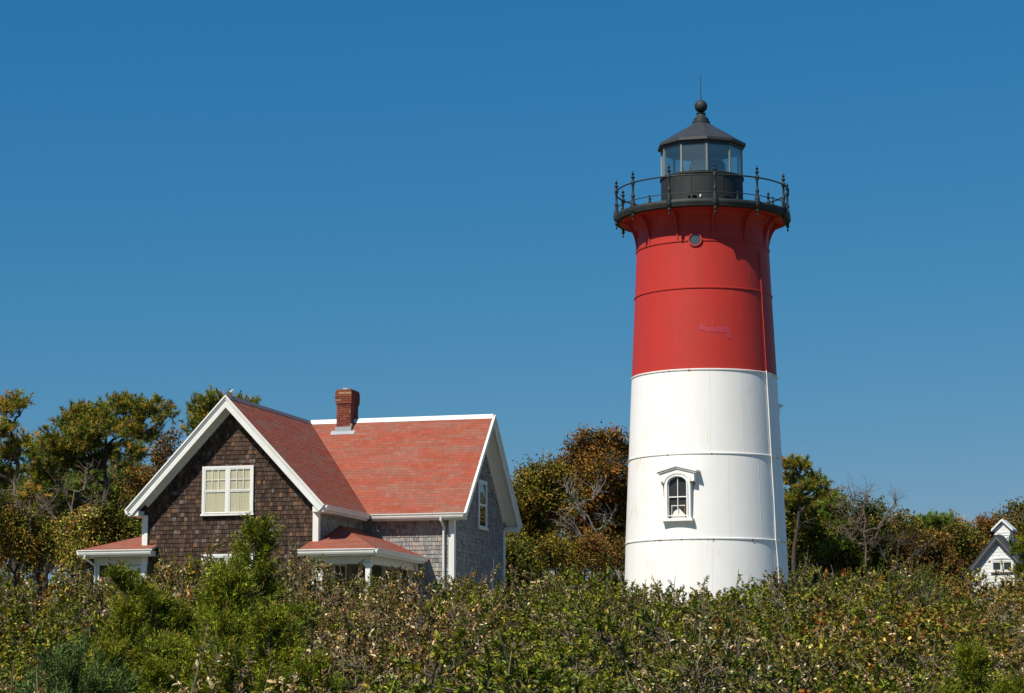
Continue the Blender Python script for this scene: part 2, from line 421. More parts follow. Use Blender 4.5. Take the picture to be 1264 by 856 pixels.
# ------------------------------------------------------------------ the keeper's house
HG = 3.6
def local(rel): return rel - 2.0
def house():
    H = thing('keepers_house', 'shingled house with red roof, white trim and brick chimney left of the lighthouse', 'house', (-6.5247, 78, HG), R(-16.013))
    h, L, Mx = 3.112, 6.976, 6.167
    zr, ze = local(9.041), local(5.75); sl = (zr - ze) / h
    w = 2.75; yf = -6.53; xe = 5.72
    n2 = math.sqrt(1 + sl * sl)
    # solid walls behind the shingles
    th = .1
    def ztop(d): return zr - .16 - sl * abs(d)
    back = MB()
    back.prism([(-w, yf, -.6), (w, yf, -.6), (w, yf, ztop(w)), (0, yf, ztop(0)), (-w, yf, ztop(w))], (0, w - yf, 0))
    back.prism([(xe, -w, -.6), (xe, w, -.6), (xe, w, ztop(w)), (xe, 0, ztop(0)), (xe, -w, ztop(w))], (-xe, 0, 0))
    back.build('wall_core', 'backing', H)
    # shingled wall faces
    def wall(O, ax, poly, colf, label=None):
        mb = MB(); shingles(mb, O, ax, (0, 0, 1), poly, .130, (.06, .15), .022, colf, .010)
        o = mb.build('wall', 'shingle', H)
        if label: o['label'] = label
    e = .002
    wall((0, yf - e, 0), (1, 0, 0), [(-w, -.6), (w, -.6), (w, ztop(w)), (0, ztop(0)), (-w, ztop(w))], col_brown, 'dark brown weathered shingle gable wall')
    wall((w + e, 0, 0), (0, 1, 0), [(yf, -.6), (-w, -.6), (-w, ztop(w)), (yf, ztop(w))], col_grey)
    wall((0, -w - e, 0), (1, 0, 0), [(w, -.6), (xe, -.6), (xe, ztop(w)), (w, ztop(w))], col_grey)
    wall((xe + e, 0, 0), (0, 1, 0), [(-w, -.6), (w, -.6), (w, ztop(w)), (0, ztop(0)), (-w, ztop(w))], col_grey)
    wall((-w - e, 0, 0), (0, -1, 0), [(-w, -.6), (-yf, -.6), (-yf, ztop(w)), (-w, ztop(w))], col_grey)
    wall((0, w + e, 0), (-1, 0, 0), [(-xe, -.6), (w, -.6), (w, ztop(w)), (-xe, ztop(w))], col_grey)
    # roof: slabs then shingles; plan polygons
    def roofplane(plan, axis, sgn, pitch_z, par, slab=True, row=.14, zof=None, colf=col_roof, m='roofing', wr=(.2, .34)):
        """axis 'x': plane falls along sgn*x ; zof(d) gives the height at distance"""
        pass
    roof = MB(); cover = MB()
    def plane(plan, ax, upd, z0f, thick, covr=cover, slab=roof, row=.125, colf=col_roof, wr=(.14, .26)):
        pts = [Vector((x, y, z0f(x, y))) for x, y in plan]
        nrm = Vector(ax).cross(Vector(upd)).normalized()
        slab.prism(pts, nrm * -thick)
        O = pts[0]; poly = [((p - O).dot(Vector(ax)), (p - O).dot(Vector(upd))) for p in pts]
        shingles(covr, O + nrm * .003, ax, upd, poly, row, wr, .007, colf, .003)
        return pts
    zx = lambda x, y: zr - sl * abs(x); zy = lambda x, y: zr - sl * abs(y)
    upx = lambda s: (-s / n2, 0, sl / n2)      # uphill direction on the slope that faces s*x
    upy = lambda s: (0, -s / n2, sl / n2)
    tk = .07
    plane([(h, -L), (h, -h), (0, 0), (0, -L)], (0, 1, 0), upx(1), zx, tk)
    plane([(-h, h), (-h, -L), (0, -L), (0, h)], (0, -1, 0), upx(-1), zx, tk)
    plane([(h, -h), (Mx, -h), (Mx, 0), (0, 0)], (1, 0, 0), upy(-1), zy, tk)
    plane([(Mx, h), (h, h), (0, 0), (Mx, 0)], (-1, 0, 0), upy(1), zy, tk)
    plane([(h, h), (0, h), (0, 0)], (0, 1, 0), upx(1), zx, tk)
    r = roof.build('roof', 'white_wood', H)
    cover.build('shingle_courses', 'roofing', r)
    # ridge caps
    cap = MB()
    cap.prism([(-.12, -L, zr - .1), (.12, -L, zr - .1), (.02, -L, zr + .035), (-.02, -L, zr + .035)], (0, L + h, 0)); cap.build('ridge_cap', 'slate_cap', r)
    cap = MB()
    cap.prism([(.05, -.12, zr - .1), (.05, .12, zr - .1), (.05, .025, zr + .05), (.05, -.025, zr + .05)], (Mx - .05 + .02, 0, 0)); cap.build('ridge_cap', 'white_wood', r)
    # rake boards: wing front (y=-L) and main end (x=Mx), in stepped mouldings
    def rake(O, ax, sgn, sd):
        """board following one slope; O the apex, ax horizontal run direction, sd outward normal"""
        d = (Vector(ax) * 1 + Vector((0, 0, -sl))).normalized(); upn = Vector((0, 0, 1)) * (1 / n2) + Vector(ax) * (sl / n2)
        ln = h * n2 + .03
        mb = MB()
        def strip(p0, p1, q0, q1, l0=0., l1=None):
            l1 = ln if l1 is None else l1
            # plumb cut ends at the apex
            def pt(l, p): 
                P = Vector(O) + upn * p
                P = P + d * l
                if l == 0: # move to the apex plane
                    k = -(P - Vector(O)).dot(Vector(ax)) / d.dot(Vector(ax)); P = P + d * k
                return P
            a = [pt(0, p0), pt(l1, p0), pt(l1, p1), pt(0, p1)]
            mb.prism([x + Vector(sd) * q0 for x in a], Vector(sd) * (q1 - q0))
        strip(-.24, -.075, .0, .03); strip(-.075, .0, .0, .055); strip(-.03, .016, .055, .085)
        o = mb.build('rake_board', 'white_wood', r)
        mb2 = MB(); a = None
        # soffit under the overhang and frieze on the wall
        ov = .43
        def pt(l, p):
            P = Vector(O) + upn * p + d * l
            if l == 0:
                k = -(P - Vector(O)).dot(Vector(ax)) / d.dot(Vector(ax)); P = P + d * k
            return P
        a = [pt(0, -.17), pt(ln - .1, -.17), pt(ln - .1, -.145), pt(0, -.145)]
        mb2.prism([x - Vector(sd) * .002 for x in a], Vector(sd) * -ov)
        mb2.build('soffit', 'white_wood', r)
        mb3 = MB(); a = [pt(0, -.30), pt(ln - .42, -.30), pt(ln - .42, -.172), pt(0, -.172)]
        mb3.prism([x - Vector(sd) * (ov - .03) for x in a], Vector(sd) * -.045)
        mb3.build('frieze_board', 'white_wood', r)
    rake((0, -L, zr), (1, 0, 0), 1, (0, -1, 0)); rake((0, -L, zr), (-1, 0, 0), -1, (0, -1, 0))
    rake((Mx, 0, zr), (0, -1, 0), 1, (1, 0, 0)); rake((Mx, 0, zr), (0, 1, 0), 1, (1, 0, 0))
    # eaves: boxed soffit, fascia, gutter
    def eave(p0, p1, out, name='gutter', z=ze, depth=None, box=.36, par=r):
        p0 = Vector(p0); p1 = Vector(p1); ax = (p1 - p0).normalized(); ln = (p1 - p0).length; out = Vector(out)
        up = Vector((0, 0, 1)); n = ax.cross(up)
        if n.dot(out) < 0: p0, ax = p1, -ax
        O = Vector((p0.x, p0.y, z))
        f = MB(); f.fbox(O, ax, up, 0, ln, -.2, -.045, -box, -.02); f.build('eave_box', 'white_wood', par)
        g = MB()
        prof = [(-.02, -.15), (.05, -.15), (.075, -.10), (.075, -.075), (.105, -.03), (.105, -.005), (.09, -.005), (.09, -.03), (-.02, -.045)]
        g.prism([O + n_ * 1.0 for n_ in [ax.cross(up) * a + up * b for a, b in prof]], ax * ln)
        g.build(name, 'white_wood', par)
    eave((h, -L + .02, 0), (h, -h - .0, 0), (1, 0, 0)); eave((h + .11, -h, 0), (Mx - .01, -h, 0), (0, -1, 0))
    eave((-h, -L + .02, 0), (-h, h, 0), (-1, 0, 0)); eave((h, h, 0), (Mx - .01, h, 0), (0, 1, 0))
    # corner boards
    def corner(x, y, sx, sy, z1, z0=-.6, wd=.13, t=.045):
        c = MB()
        if sy: c.box(min(x, x - sx * wd) if sx else x, max(x, x - sx * wd), *sorted((y, y + sy * t)), z0, z1)
        c.box(*sorted((x + .0, x + sx * t)), *sorted((y + sy * t, y - sy * wd)), z0, z1)
        c.build('corner_board', 'white_wood', H)
    corner(-w, yf - .0, -1, -1, ze - .16); corner(w, yf, 1, -1, ze - .16)
    corner(xe, -w, 1, -1, ze - .16); corner(xe, w, 1, 1, ze - .16)
    ic = MB(); ic.box(w + .002, w + .05, -w - .05, -w - .002, 0, ze - .2); ic.build('corner_board', 'cream_wood', H)
    # downspout at the right front corner
    ds = MB(); xx = xe - .27; ds.tube([(xx, -h - .03, ze - .13), (xx, -h - .03, ze - .22), (xx, -w - .09, ze - .42), (xx, -w - .09, -.3)], .04, 10); ds.build('downspout', 'white_wood', H, True)
    # windows
    window(H, (-.80, yf - .03, local(5.60)), (1, 0, 0), (0, 0, 1), 1.48, 1.32, .075, (3, 1), (2, 1), .055, curtain=True, mull=.09)
    window(H, (-.78, yf - .03, local(3.0)), (1, 0, 0), (0, 0, 1), 1.48, 1.32, .075, (3, 1), (2, 1), .055, curtain=True, mull=.09)
    window(H, (xe + .03, -.20, local(5.54)), (0, 1, 0), (0, 0, 1), .72, 1.38, .09, (1, 1), (1, 1), .05)
    window(H, (3.55, -w - .03, .75), (1, 0, 0), (0, 0, 1), .8, 1.35, .09, (2, 2), (2, 2), .05)
    d = MB(); d.fbox((w + .014, -5.2, .1), (0, 1, 0), (0, 0, 1), 0, .9, 0, 2.0, 0, .05); dr = d.build('door', 'dark_door', H)
    k = MB(); k.ball((w + .1, -4.4, 1.05), .035, 10, 6); k.build('handle', 'brass', dr, True)
    d = MB(); d.fbox((w + .014, -5.2, .1), (0, 1, 0), (0, 0, 1), -.1, 0, 0, 2.1, 0, .06); d.fbox((w + .014, -5.2, .1), (0, 1, 0), (0, 0, 1), .9, 1.0, 0, 2.1, 0, .06)
    d.fbox((w + .014, -5.2, .1), (0, 1, 0), (0, 0, 1), 0, .9, 2.0, 2.1, 0, .058); d.build('door_frame', 'white_wood', dr)
    # right-hand corner porch
    pe = 2.43; xp, yp = 4.85, -7.47; pk = 3.31; yk = -4.62; xl = 2.55
    ps = MB(); pc = MB()
    sx = (pk - pe) / (xp - w); sy = (pk - pe) / (yk - yp)
    nx = math.sqrt(1 + sx * sx); ny = math.sqrt(1 + sy * sy)
    zf1 = lambda x, y: pe + sy * (y - yp); zf2 = lambda x, y: pe + sx * (xp - x)
    plane([(xl, yp), (xp, yp), (w + .01, yk), (w + .01, yf - .02), (xl, yf - .02)][:4] if False else [(w + .01, yp), (xp, yp), (w + .01, yk)], (1, 0, 0), (0, 1 / ny, sy / ny), zf1, .05, pc, ps)
    plane([(xl, yp), (w + .008, yp), (w + .008, yf - .03), (xl, yf - .03)], (1, 0, 0), (0, 1 / ny, sy / ny), zf1, .05, pc, ps)
    plane([(xp, yp), (xp, -w - .01), (w + .01, -w - .01), (w + .01, yk)], (0, 1, 0), (-1 / nx, 0, sx / nx), zf2, .05, pc, ps)
    po = ps.build('porch_roof', 'white_wood', H); po['label'] = 'small red hipped porch roof in the corner right of the brown gable'
    pc.build('shingle_courses', 'roofing', po)
    eave((xl - .02, yp, 0), (xp, yp, 0), (0, -1, 0), z=pe, box=.25, par=po); eave((xp, yp, 0), (xp, -w - .04, 0), (1, 0, 0), z=pe, box=.25, par=po)
    bm = MB(); bm.box(xl + .2, xp - .22, yp + .28, yp + .40, pe - .42, pe - .2); bm.box(xp - .34, xp - .22, yp + .401, -w - .04, pe - .42, pe - .2)
    bm.build('porch_beam', 'cream_wood', H)
    cl = MB(); cl.box(xl + .2, xp - .35, yp + .41, -w - .05, pe - .24, pe - .205); cl.build('porch_ceiling', 'cream_wood', H)
    for (x, y) in ((xp - .30, yp + .34), (w + .35, yp + .34)):
        c = MB(); c.box(x - .07, x + .07, y - .07, y + .07, 0.1, pe - .42); c.box(x - .1, x + .1, y - .1, y + .1, pe - .5, pe - .421); c.box(x - .09, x + .09, y - .09, y + .09, 0, .1)
        c.build('porch_post', 'white_wood', H)
    fl = MB(); fl.box(w + .05, xp - .15, yp + .15, -w - .05, -.1, -.002); fl.build('porch_floor', 'cream_wood', H)
    # left lean-to
    xL, yL = -4.65, -6.95; le = 2.56; s3 = .34; q3 = math.sqrt(1 + s3 * s3); xr = -2.30
    ls = MB(); lc = MB(); dx = -w - .01 - xL
    zg1 = lambda x, y: le + s3 * (y - yL); zg2 = lambda x, y: le + s3 * (x - xL)
    plane([(xL, yL), (-w - .01, yL), (-w - .01, yL + dx)], (1, 0, 0), (0, 1 / q3, s3 / q3), zg1, .05, lc, ls)
    plane([(-w - .008, yL), (xr, yL), (xr, yf - .03), (-w - .008, yf - .03)], (1, 0, 0), (0, 1 / q3, s3 / q3), zg1, .05, lc, ls)
    plane([(xL, -3.2), (xL, yL), (-w - .01, yL + dx), (-w - .01, -3.2)], (0, -1, 0), (1 / q3, 0, s3 / q3), zg2, .05, lc, ls)
    lo = ls.build('lean_to_roof', 'white_wood', H); lo['label'] = 'low red roof at the left foot of the brown gable'
    lc.build('shingle_courses', 'roofing', lo)
    eave((xL, yL, 0), (xr, yL, 0), (0, -1, 0), z=le, box=.3, par=lo); eave((xL, yL, 0), (xL, -3.2, 0), (-1, 0, 0), z=le, box=.3, par=lo)
    wl, wy = -4.28, -6.5
    lw = MB(); lw.box(wl, -w - .03, wy, -3.4, -.6, le - .1); lw.build('wall_core', 'backing', H)
    lw = MB(); shingles(lw, (0, wy - .002, 0), (1, 0, 0), (0, 0, 1), [(wl, -.6), (-w - .03, -.6), (-w - .03, le - .2), (wl, le - .2)], .130, (.06, .15), .022, col_brown, .010)
    lw.build('wall', 'shingle', H)
    fz = MB(); fz.box(wl - .05, -w + .16, wy - .07, wy - .02, le - .44, le - .2); fz.build('frieze_board', 'cream_wood', H)
    cb = MB(); cb.box(wl - .045, wl + .11, wy - .055, wy - .016, -.6, le - .442); cb.build('corner_board', 'white_wood', H)
    window(H, (-3.42, wy - .03, .85), (1, 0, 0), (0, 0, 1), .62, 1.15, .10, (2, 2), (1, 1), .05)
    ds = MB(); ds.tube([(xL + .2, yL - .02, le - .12), (xL + .2, yL - .02, le - .25), (xL + .32, yL + .15, le - .36), (wl + .0, wy - .1, le - .46), (wl + .0, wy - .1, 0)], .035, 10); ds.build('downspout', 'white_wood', H, True)
    # chimney
    ch = MB(); x0, x1, y0, y1 = 1.04, 1.52, -.36, .36
    ch.box(x0 + .012, x1 - .012, y0 + .012, y1 - .012, 6.3, 8.02, mi=1)
    def bricks(O, ax, wdt, z0, z1):
        def cf(k, i, x, t):
            q = random.random()
            return jit((.36, .22, .12), .2) if q < .05 else jit((.235, .068, .042), .25) if q < .8 else jit((.16, .05, .038), .2)
        k = int(round((z1 - z0) / .075)); n = Vector(ax).cross(Vector((0, 0, 1)))
        for j in range(k):
            x = -(.11 if j % 2 else 0)
            while x < wdt - 1e-4:
                a, b = max(x + .005, .001), min(x + .215, wdt - .001); x += .22
                if b - a > .01: ch.fbox(O, ax, (0, 0, 1), a, b, z0 + j * .075 + .006, z0 + (j + 1) * .075 - .006, -.02, random.uniform(-.001, .003), cf(0, 0, 0, 0))
    def course(z0, z1, g):
        X0, X1, Y0, Y1 = x0 - g, x1 + g, y0 - g, y1 + g
        bricks((X0, Y0, 0), (1, 0, 0), X1 - X0, z0, z1); bricks((X1, Y0, 0), (0, 1, 0), Y1 - Y0, z0, z1)
        bricks((X1, Y1, 0), (-1, 0, 0), X1 - X0, z0, z1); bricks((X0, Y1, 0), (0, -1, 0), Y1 - Y0, z0, z1)
        if g: ch.box(X0 + .01, X1 - .01, Y0 + .01, Y1 - .01, z0 + .002, z1 - .002, mi=1)
    course(6.35, 7.55, 0); course(7.55, 7.625, .03); course(7.625, 7.925, .04); course(7.925, 8.0, .025)
    co = ch.build('chimney', ['brick', 'mortar'], H)
    fl = MB(); fl.box(x0 - .03, x1 + .03, y0 - .035, y0 - .004, 6.42, 6.8); fl.box(x1 + .004, x1 + .03, y0 - .003, y1, 6.5, 6.9)
    nrm = Vector((0, -sl / n2, 1 / n2)); O = Vector((x0 - .16, -.37, zr - sl * .37)) + nrm * .014
    fl.fbox(O, (1, 0, 0), upy(-1), 0, x1 - x0 + .32, -.17, .02, 0, .006); fl.build('flashing', 'lead', co)
    cp = MB(); cp.lathe([(.0, 8.0), (.13, 8.0), (.13, 8.05), (.08, 8.09), (0, 8.1)], 1.22, 0, 14); cp.build('flue_cap', 'lead', co, True)
    return H
M['slate_dark'] = mat('slate_dark', (.03, .033, .038), .7)
M['dark_door'] = mat('dark_door', (.07, .055, .045), .6)
M['slate_cap'] = mat('slate_cap', (.13, .13, .14), .7)
house()

# small gull on the roof peak
def gull():
    Hm = Vector((-6.5247, 78, 0)); th = R(16.013)
    u = Vector((math.sin(th), math.cos(th), 0)); p = Hm - u * 6.7; z = EYE + 9.041 + .04
    G = thing('white_bird', 'tiny white bird perched on the peak of the brown gable', 'bird', (p.x, p.y, z), R(-25))
    b = MB()
    # one continuous body from tail to beak base
    pts = [(-.2, 0, .15), (-.12, 0, .16), (-.04, 0, .17), (.05, 0, .19), (.11, 0, .23), (.15, 0, .275), (.185, 0, .29), (.215, 0, .285)]
    b.tube(pts, [.012, .045, .068, .072, .052, .036, .036, .014], 12); b.build('body', 'feather', G, True)
    w_ = MB()
    for s in (-1, 1):
        w_ = MB(); w_.tube([(-.25, s * .03, .165), (-.12, s * .062, .19), (0, s * .072, .2), (.06, s * .06, .2)], [.006, .028, .034, .012], 8); w_.build('wing', 'feather_grey', G, True)
        l = MB(); l.tube([(.0, s * .03, .12), (.005, s * .03, 0)], .007, 6); l.tube([(-.01, s * .03, .004), (.04, s * .03, .004)], .006, 5); l.build('leg', 'beak', G, True)
    G.scale = (.55, .55, .55)
    k = MB(); k.tube([(.21, 0, .285), (.25, 0, .278), (.265, 0, .268)], [.011, .008, .003], 6); k.build('beak', 'beak', G, True)
gull()

# ------------------------------------------------------------------ the lighthouse
TG = 3.9
def tower():
    T = thing('lighthouse', 'tall iron lighthouse, red above white, with black gallery and lantern', 'lighthouse', (5.742, 72, TG), -math.atan2(5.742, 72))
    lz = lambda rel: rel - 2.3
    def rad(rel):
        return float(np.interp(rel, [1.0, 4.0, 4.717, 7.181, 9.636, 12.066, 13.476, 14.52], [2.50, 2.405, 2.378, 2.272, 2.165, 2.05, 1.992, 1.966]))
    bands = [4.717, 7.181, 9.636, 12.066, 13.476]
    SEG = 96
    def body(a, b, name, m, seam):
        mb = MB(); zs = [a] + [q for q in bands if a < q < b] + [b]
        prof = [(rad(q), lz(q)) for q in zs]; mb.lathe(prof, seg=SEG, mi=0)
        # vertical plate joints, staggered from ring to ring
        for i in range(len(zs) - 1):
            for k in range(14):
                an = 2 * math.pi * (k + (.5 if (i + int(a > 9)) % 2 else 0)) / 14 + R(4)
                z0, z1 = zs[i] + .03, zs[i + 1] - .03
                r0, r1 = rad(z0), rad(z1)
                s_, c_ = math.sin(an), math.cos(an)
                for g in (0,):
                    hw = .006
                    vs = [((r + o_) * s_ + t * c_, -(r + o_) * c_ + t * s_, lz(z)) for (r, z) in ((r0, z0), (r1, z1)) for o_ in (-.002, .002) for t in (-hw, hw)]
                    mb.add(vs, [(2, 3, 7, 6), (0, 2, 6, 4), (1, 5, 7, 3)], mi=1)
        return mb.build(name, [m, seam], T, True)
    wb = body(1.0, 9.62, 'white_section', 'white_iron', 'seam_white')
    rb = body(9.62, 14.5, 'red_section', 'red_iron', 'seam_red')
    for q in bands:
        mb = MB(); r = rad(q); z = lz(q); col = q < 9.7
        prof = [(r - .01, z - .022), (r + .024, z - .02), (r + .028, z + .012), (r + .018, z + .02), (r - .01, z + .03)]
        if q > 13: mb.lathe(prof, seg=SEG, a0=R(-6.2 + 6.4), a1=R(360 - 6.2 - 6.4))
        else: mb.lathe(prof, seg=SEG)
        mb.build('flange_ring', 'white_iron' if col else 'red_iron', wb if col else rb, True)
    # rust bleeding from the lowest flanges
    random.seed(4)
    for q in bands[:3]:
        for k in range(26 if q < 5 else 14):
            an = random.uniform(-1.5, 1.5); wd = random.uniform(.008, .05) * random.random(); ln = random.uniform(.01, .03) if random.random() < .93 else random.uniform(.04, .1)
            z0 = q - .033 - ln; r = rad(q)
            vs = []
            for (a, z, o) in ((an - wd / r * .3, z0, .003), (an + wd / r * .3, z0, .003), (an + wd / r, q - .012, .037), (an - wd / r, q - .012, .037)):
                vs.append(((rad(z) + o) * math.sin(a), -(rad(z) + o) * math.cos(a), lz(z)))
            rs = MB(); rs.add(vs, [(0, 1, 2, 3)]); rs.build('rust_stain', 'rust', wb)
    # paint patch on the red part
    pm = MB()
    zc = 10.9
    def patch(a0, a1, z0, z1):
        k = 8; vs = []
        for j in range(k + 1):
            a = R(a0 + (a1 - a0) * j / k)
            for z in (z0, z1): vs.append(((rad(z) + .005) * math.sin(a), -(rad(z) + .005) * math.cos(a), lz(z)))
        pm.add(vs, [(2 * j, 2 * j + 2, 2 * j + 3, 2 * j + 1) for j in range(k)])
    patch(-3.2, 1.5, 10.80, 10.98); patch(1.5, 11, 10.74, 10.88); patch(11, 21.5, 10.72, 10.9); patch(18.5, 22, 10.55, 10.72)
    pm.build('paint_patch', 'red_patch', rb)
    # cable down the side
    cb = MB(); pts = []
    for q, a in ((13.3, 55.5), (12.1, 55.6), (11, 56), (9.7, 56.2), (8.5, 56.6), (7.2, 56.6), (6, 57.2), (5.3, 57.3), (4.72, 56.8), (4.2, 58), (3.6, 58.6), (2.2, 58.8)):
        r = rad(q) + .03; pts.append((r * math.sin(R(a)), -r * math.cos(R(a)), lz(q)))
    cb.tube(pts[:4], .016, 8, mi=1); cb.tube(pts[3:], .018, 8, mi=0); cb.build('cable_conduit', ['white_wood', 'red_iron'], T, True)
    # arched windows with pediment hoods
    def arched(az, zb, name='arched_window'):
        """zb: rel height of the sill top"""
        zm = zb + .5; r = rad(zm) + .0
        n = Vector((math.sin(R(az)), -math.cos(R(az)), 0)); ax = Vector((math.cos(R(az)), math.sin(R(az)), 0)); up = Vector((0, 0, 1))
        O = n * (r - .022) + up * lz(zb)
        w, hh = .30, 1.20; sp = hh - .17      # half width of surround, height to top of arch, spring
        def arch(rad_, ry, sprng, k=10):
            return [(rad_ * math.cos(math.pi * i / k), sprng + ry * math.sin(math.pi * i / k)) for i in range(k + 1)]
        def P(s_, t_, d_): return O + ax * s_ + up * t_ + n * d_
        fr = MB()
        def ring(outer, inner, d0, d1):
            k = len(outer); vs = [P(*p, d1) for p in outer] + [P(*p, d1) for p in inner] + [P(*p, d0) for p in outer] + [P(*p, d0) for p in inner]
            fs = []
            for i in range(k - 1):
                fs += [(i, i + 1, k + i + 1, k + i), (i + 1, i, 2 * k + i, 2 * k + i + 1), (k + i, k + i + 1, 3 * k + i + 1, 3 * k + i)]
            fr.add(vs, fs)
        out = [(.40, .02)] + arch(.40, .30, sp) + [(-.40, .02)]; mid = [(.33, .02)] + arch(.33, .24, sp) + [(-.33, .02)]
        inn = [(.295, .02)] + arch(.295, .205, sp) + [(-.295, .02)]; inn2 = [(.27, .09)] + arch(.27, .185, sp) + [(-.27, .09)]
        ring(out, mid, -.05, .12); ring(mid, inn, -.04, .155); ring(inn, inn2, .0, .10)
        fo = fr.build(name, 'white_iron', T)
        # hood: outline plate with pediment top and arch cut
        hd = MB(); k = 10
        a_in = arch(.385, .285, sp, k)
        a_out = []
        for i in range(k + 1):
            x = .62 * math.cos(math.pi * i / k); x = max(-.53, min(.53, x * 1.3)); a_out.append((x, 1.35 + .15 * (1 - abs(x) / .53)))
        a_in = [(.53, 1.08)] + [(.385, 1.08)] + a_in[0:] + [(-.385, 1.08), (-.53, 1.08)]
        topl = [(.53, 1.08), (.53, 1.12)] + a_out + [(-.53, 1.12), (-.53, 1.08)]
        kk = len(a_in); vs = [P(*p, .15) for p in topl] + [P(*p, .15) for p in a_in] + [P(*p, -.08) for p in topl] + [P(*p, -.08) for p in a_in]
        fs = []
        for i in range(kk - 1): fs += [(i, i + 1, kk + i + 1, kk + i), (i + 1, i, 2 * kk + i, 2 * kk + i + 1), (kk + i, kk + i + 1, 3 * kk + i + 1, 3 * kk + i)]
        hd.add(vs, fs)
        for sg in (1, -1):   # projecting roof of the hood
            a = [P(0, 1.505, -.09), P(sg * .63, 1.34, -.09), P(sg * .63, 1.40, -.09), P(0, 1.575, -.09)]
            hd.prism(a, n * .31)
            a = [P(0, 1.46, -.09), P(sg * .58, 1.305, -.09), P(sg * .58, 1.338, -.09), P(0, 1.503, -.09)]
            hd.prism(a, n * .28)
        hd.build('hood', 'white_iron', fo)
        sl_ = MB(); sl_.fbox(O, ax, up, -.47, .47, -.06, .02, -.06, .20); sl_.fbox(O, ax, up, -.42, .42, -.12, -.061, -.06, .15); sl_.build('sill', 'white_iron', fo)
        gl = MB(); pts = [P(s_, t_, .046) for s_, t_ in [(.275, .06)] + arch(.275, .19, sp) + [(-.275, .06)]]
        gl.add(pts, [tuple(range(len(pts)))]); gl.build('pane', 'glass', fo)
        dk = MB(); pts = [P(s_, t_, .030) for s_, t_ in [(.28, .04)] + arch(.28, .195, sp) + [(-.28, .04)]]
        dk.add(pts, [tuple(range(len(pts)))]); dk.build('room_shade', 'dark_in', fo)
        sh = MB(); sh.fbox(O, ax, up, -.010, .010, .1, hh + .005, .05, .08); sh.fbox(O, ax, up, -.268, .268, .625, .655, .05, .09); sh.fbox(O, ax, up, -.268, .268, .09, .115, .05, .08)
        sh.fbox(O, ax, up, -.21, .21, .38, .405, .034, .043)
        sh.fbox(O, ax, up, -.205, -.19, .12, .39, .034, .042); sh.fbox(O, ax, up, .19, .205, .12, .39, .034, .042, mi=1)
        sh.build('sash', ['white_iron', 'rust'], fo)
        for sx, l, ww in ((-.47, .42, .03), (.47, .12, .04), (.44, .3, .02)):
            a0 = R(az) + sx / r
            vs = [((rad(zb + q) + .006) * math.sin(a0 + t), -(rad(zb + q) + .006) * math.cos(a0 + t), lz(zb + q)) for q, t in ((1.07 - l, -ww * .2 / r), (1.07 - l, ww * .2 / r), (1.07, ww / r), (1.07, -ww / r))]
            st = MB(); st.add(vs, [(0, 1, 2, 3)]); st.build('rust_stain', 'rust', fo)
        return fo
    arched(-19.5, WZ1); arched(124, WZ2)
    # porthole
    az = -6.2; n = Vector((math.sin(R(az)), -math.cos(R(az)), 0)); ax = Vector((math.cos(R(az)), math.sin(R(az)), 0)); up = Vector((0, 0, 1))
    C0 = n * (rad(13.5) - .05) + up * lz(PZ)
    def ringat(C0, n, ax, r0, r1, d0, d1, k=24):
        mb = MB(); vs = []
        for (r_, d_) in ((r1, d0), (r1, d1), (r0, d1), (r0, d0)):
            for i in range(k): a = 2 * math.pi * i / k; vs.append(C0 + (ax * math.cos(a) + up * math.sin(a)) * r_ + n * d_)
        mb.add(vs, [(j * k + i, j * k + (i + 1) % k, (j + 1) * k + (i + 1) % k, (j + 1) * k + i) for j in range(3) for i in range(k)]); return mb
    po = ringat(C0, n, ax, .17, .205, 0, .10).build('porthole', 'red_iron', T, True)
    gl = MB(); vs = [C0 + (ax * math.cos(2 * math.pi * i / 24) + up * math.sin(2 * math.pi * i / 24)) * .17 + n * .066 for i in range(24)]
    gl.add(vs, [tuple(range(24))]); gl.build('pane', 'porthole_glass', po)
    # gallery
    DR = 2.646
    dk = MB(); dk.lathe([(1.0, lz(14.40)), (DR - .16, lz(14.38)), (DR - .03, lz(14.40)), (DR - .02, lz(14.46)), (DR, lz(14.49)), (DR, lz(14.56)), (DR - .03, lz(14.60)), (1.0, lz(14.60))], seg=SEG)
    dko = dk.build('gallery_deck', 'black_iron', T, True)
    und = MB(); und.lathe([(1.5, lz(14.372)), (DR - .17, lz(14.362)), (DR - .17, lz(14.378)), (1.5, lz(14.388))], seg=SEG); und.build('deck_underside', 'red_iron', dko, True)
    cr = MB(); rr = rad(14.4); cr.lathe([(rr, lz(13.95)), (rr + .03, lz(14.0)), (rr + .04, lz(14.2)), (rr + .1, lz(14.3)), (rr + .18, lz(14.37))], seg=SEG); cr.build('cove_moulding', 'red_iron', rb, True)
    random.seed(3)
    for k in range(12):
        a = R(8.4 + 30 * k); s_, c_ = math.sin(a), math.cos(a)
        O = Vector((0, 0, 0)); ax_ = Vector((s_, -c_, 0)); tn = Vector((c_, s_, 0))
        # curved bracket
        br = MB(); k2 = 10; pi_, po_ = [], []
        for j in range(k2 + 1):
            t = j / k2 * math.pi / 2
            xr_ = DR - .12 - (DR - .12 - rad(13.5) - .02) * math.cos(math.pi / 2 - t) ** 1.0
            zz = 14.36 - .86 * (1 - math.cos(t) ** 1.0)
            po_.append((xr_, zz))
        pin = []
        for (x_, z_) in po_: pin.append((x_ + .0, z_))
        # ribbon bracket: thin flat web following the curve plus flange
        vs = []
        for (x_, z_) in po_:
            for tt in (-.022, .022):
                vs.append(ax_ * x_ + tn * tt + up * lz(z_))
        for (x_, z_) in po_:
            x2 = max(rad(13.7) - .01, x_ - .10); z2 = min(14.365, z_ + .10)
            for tt in (-.022, .022): vs.append(ax_ * x2 + tn * tt + up * lz(z2))
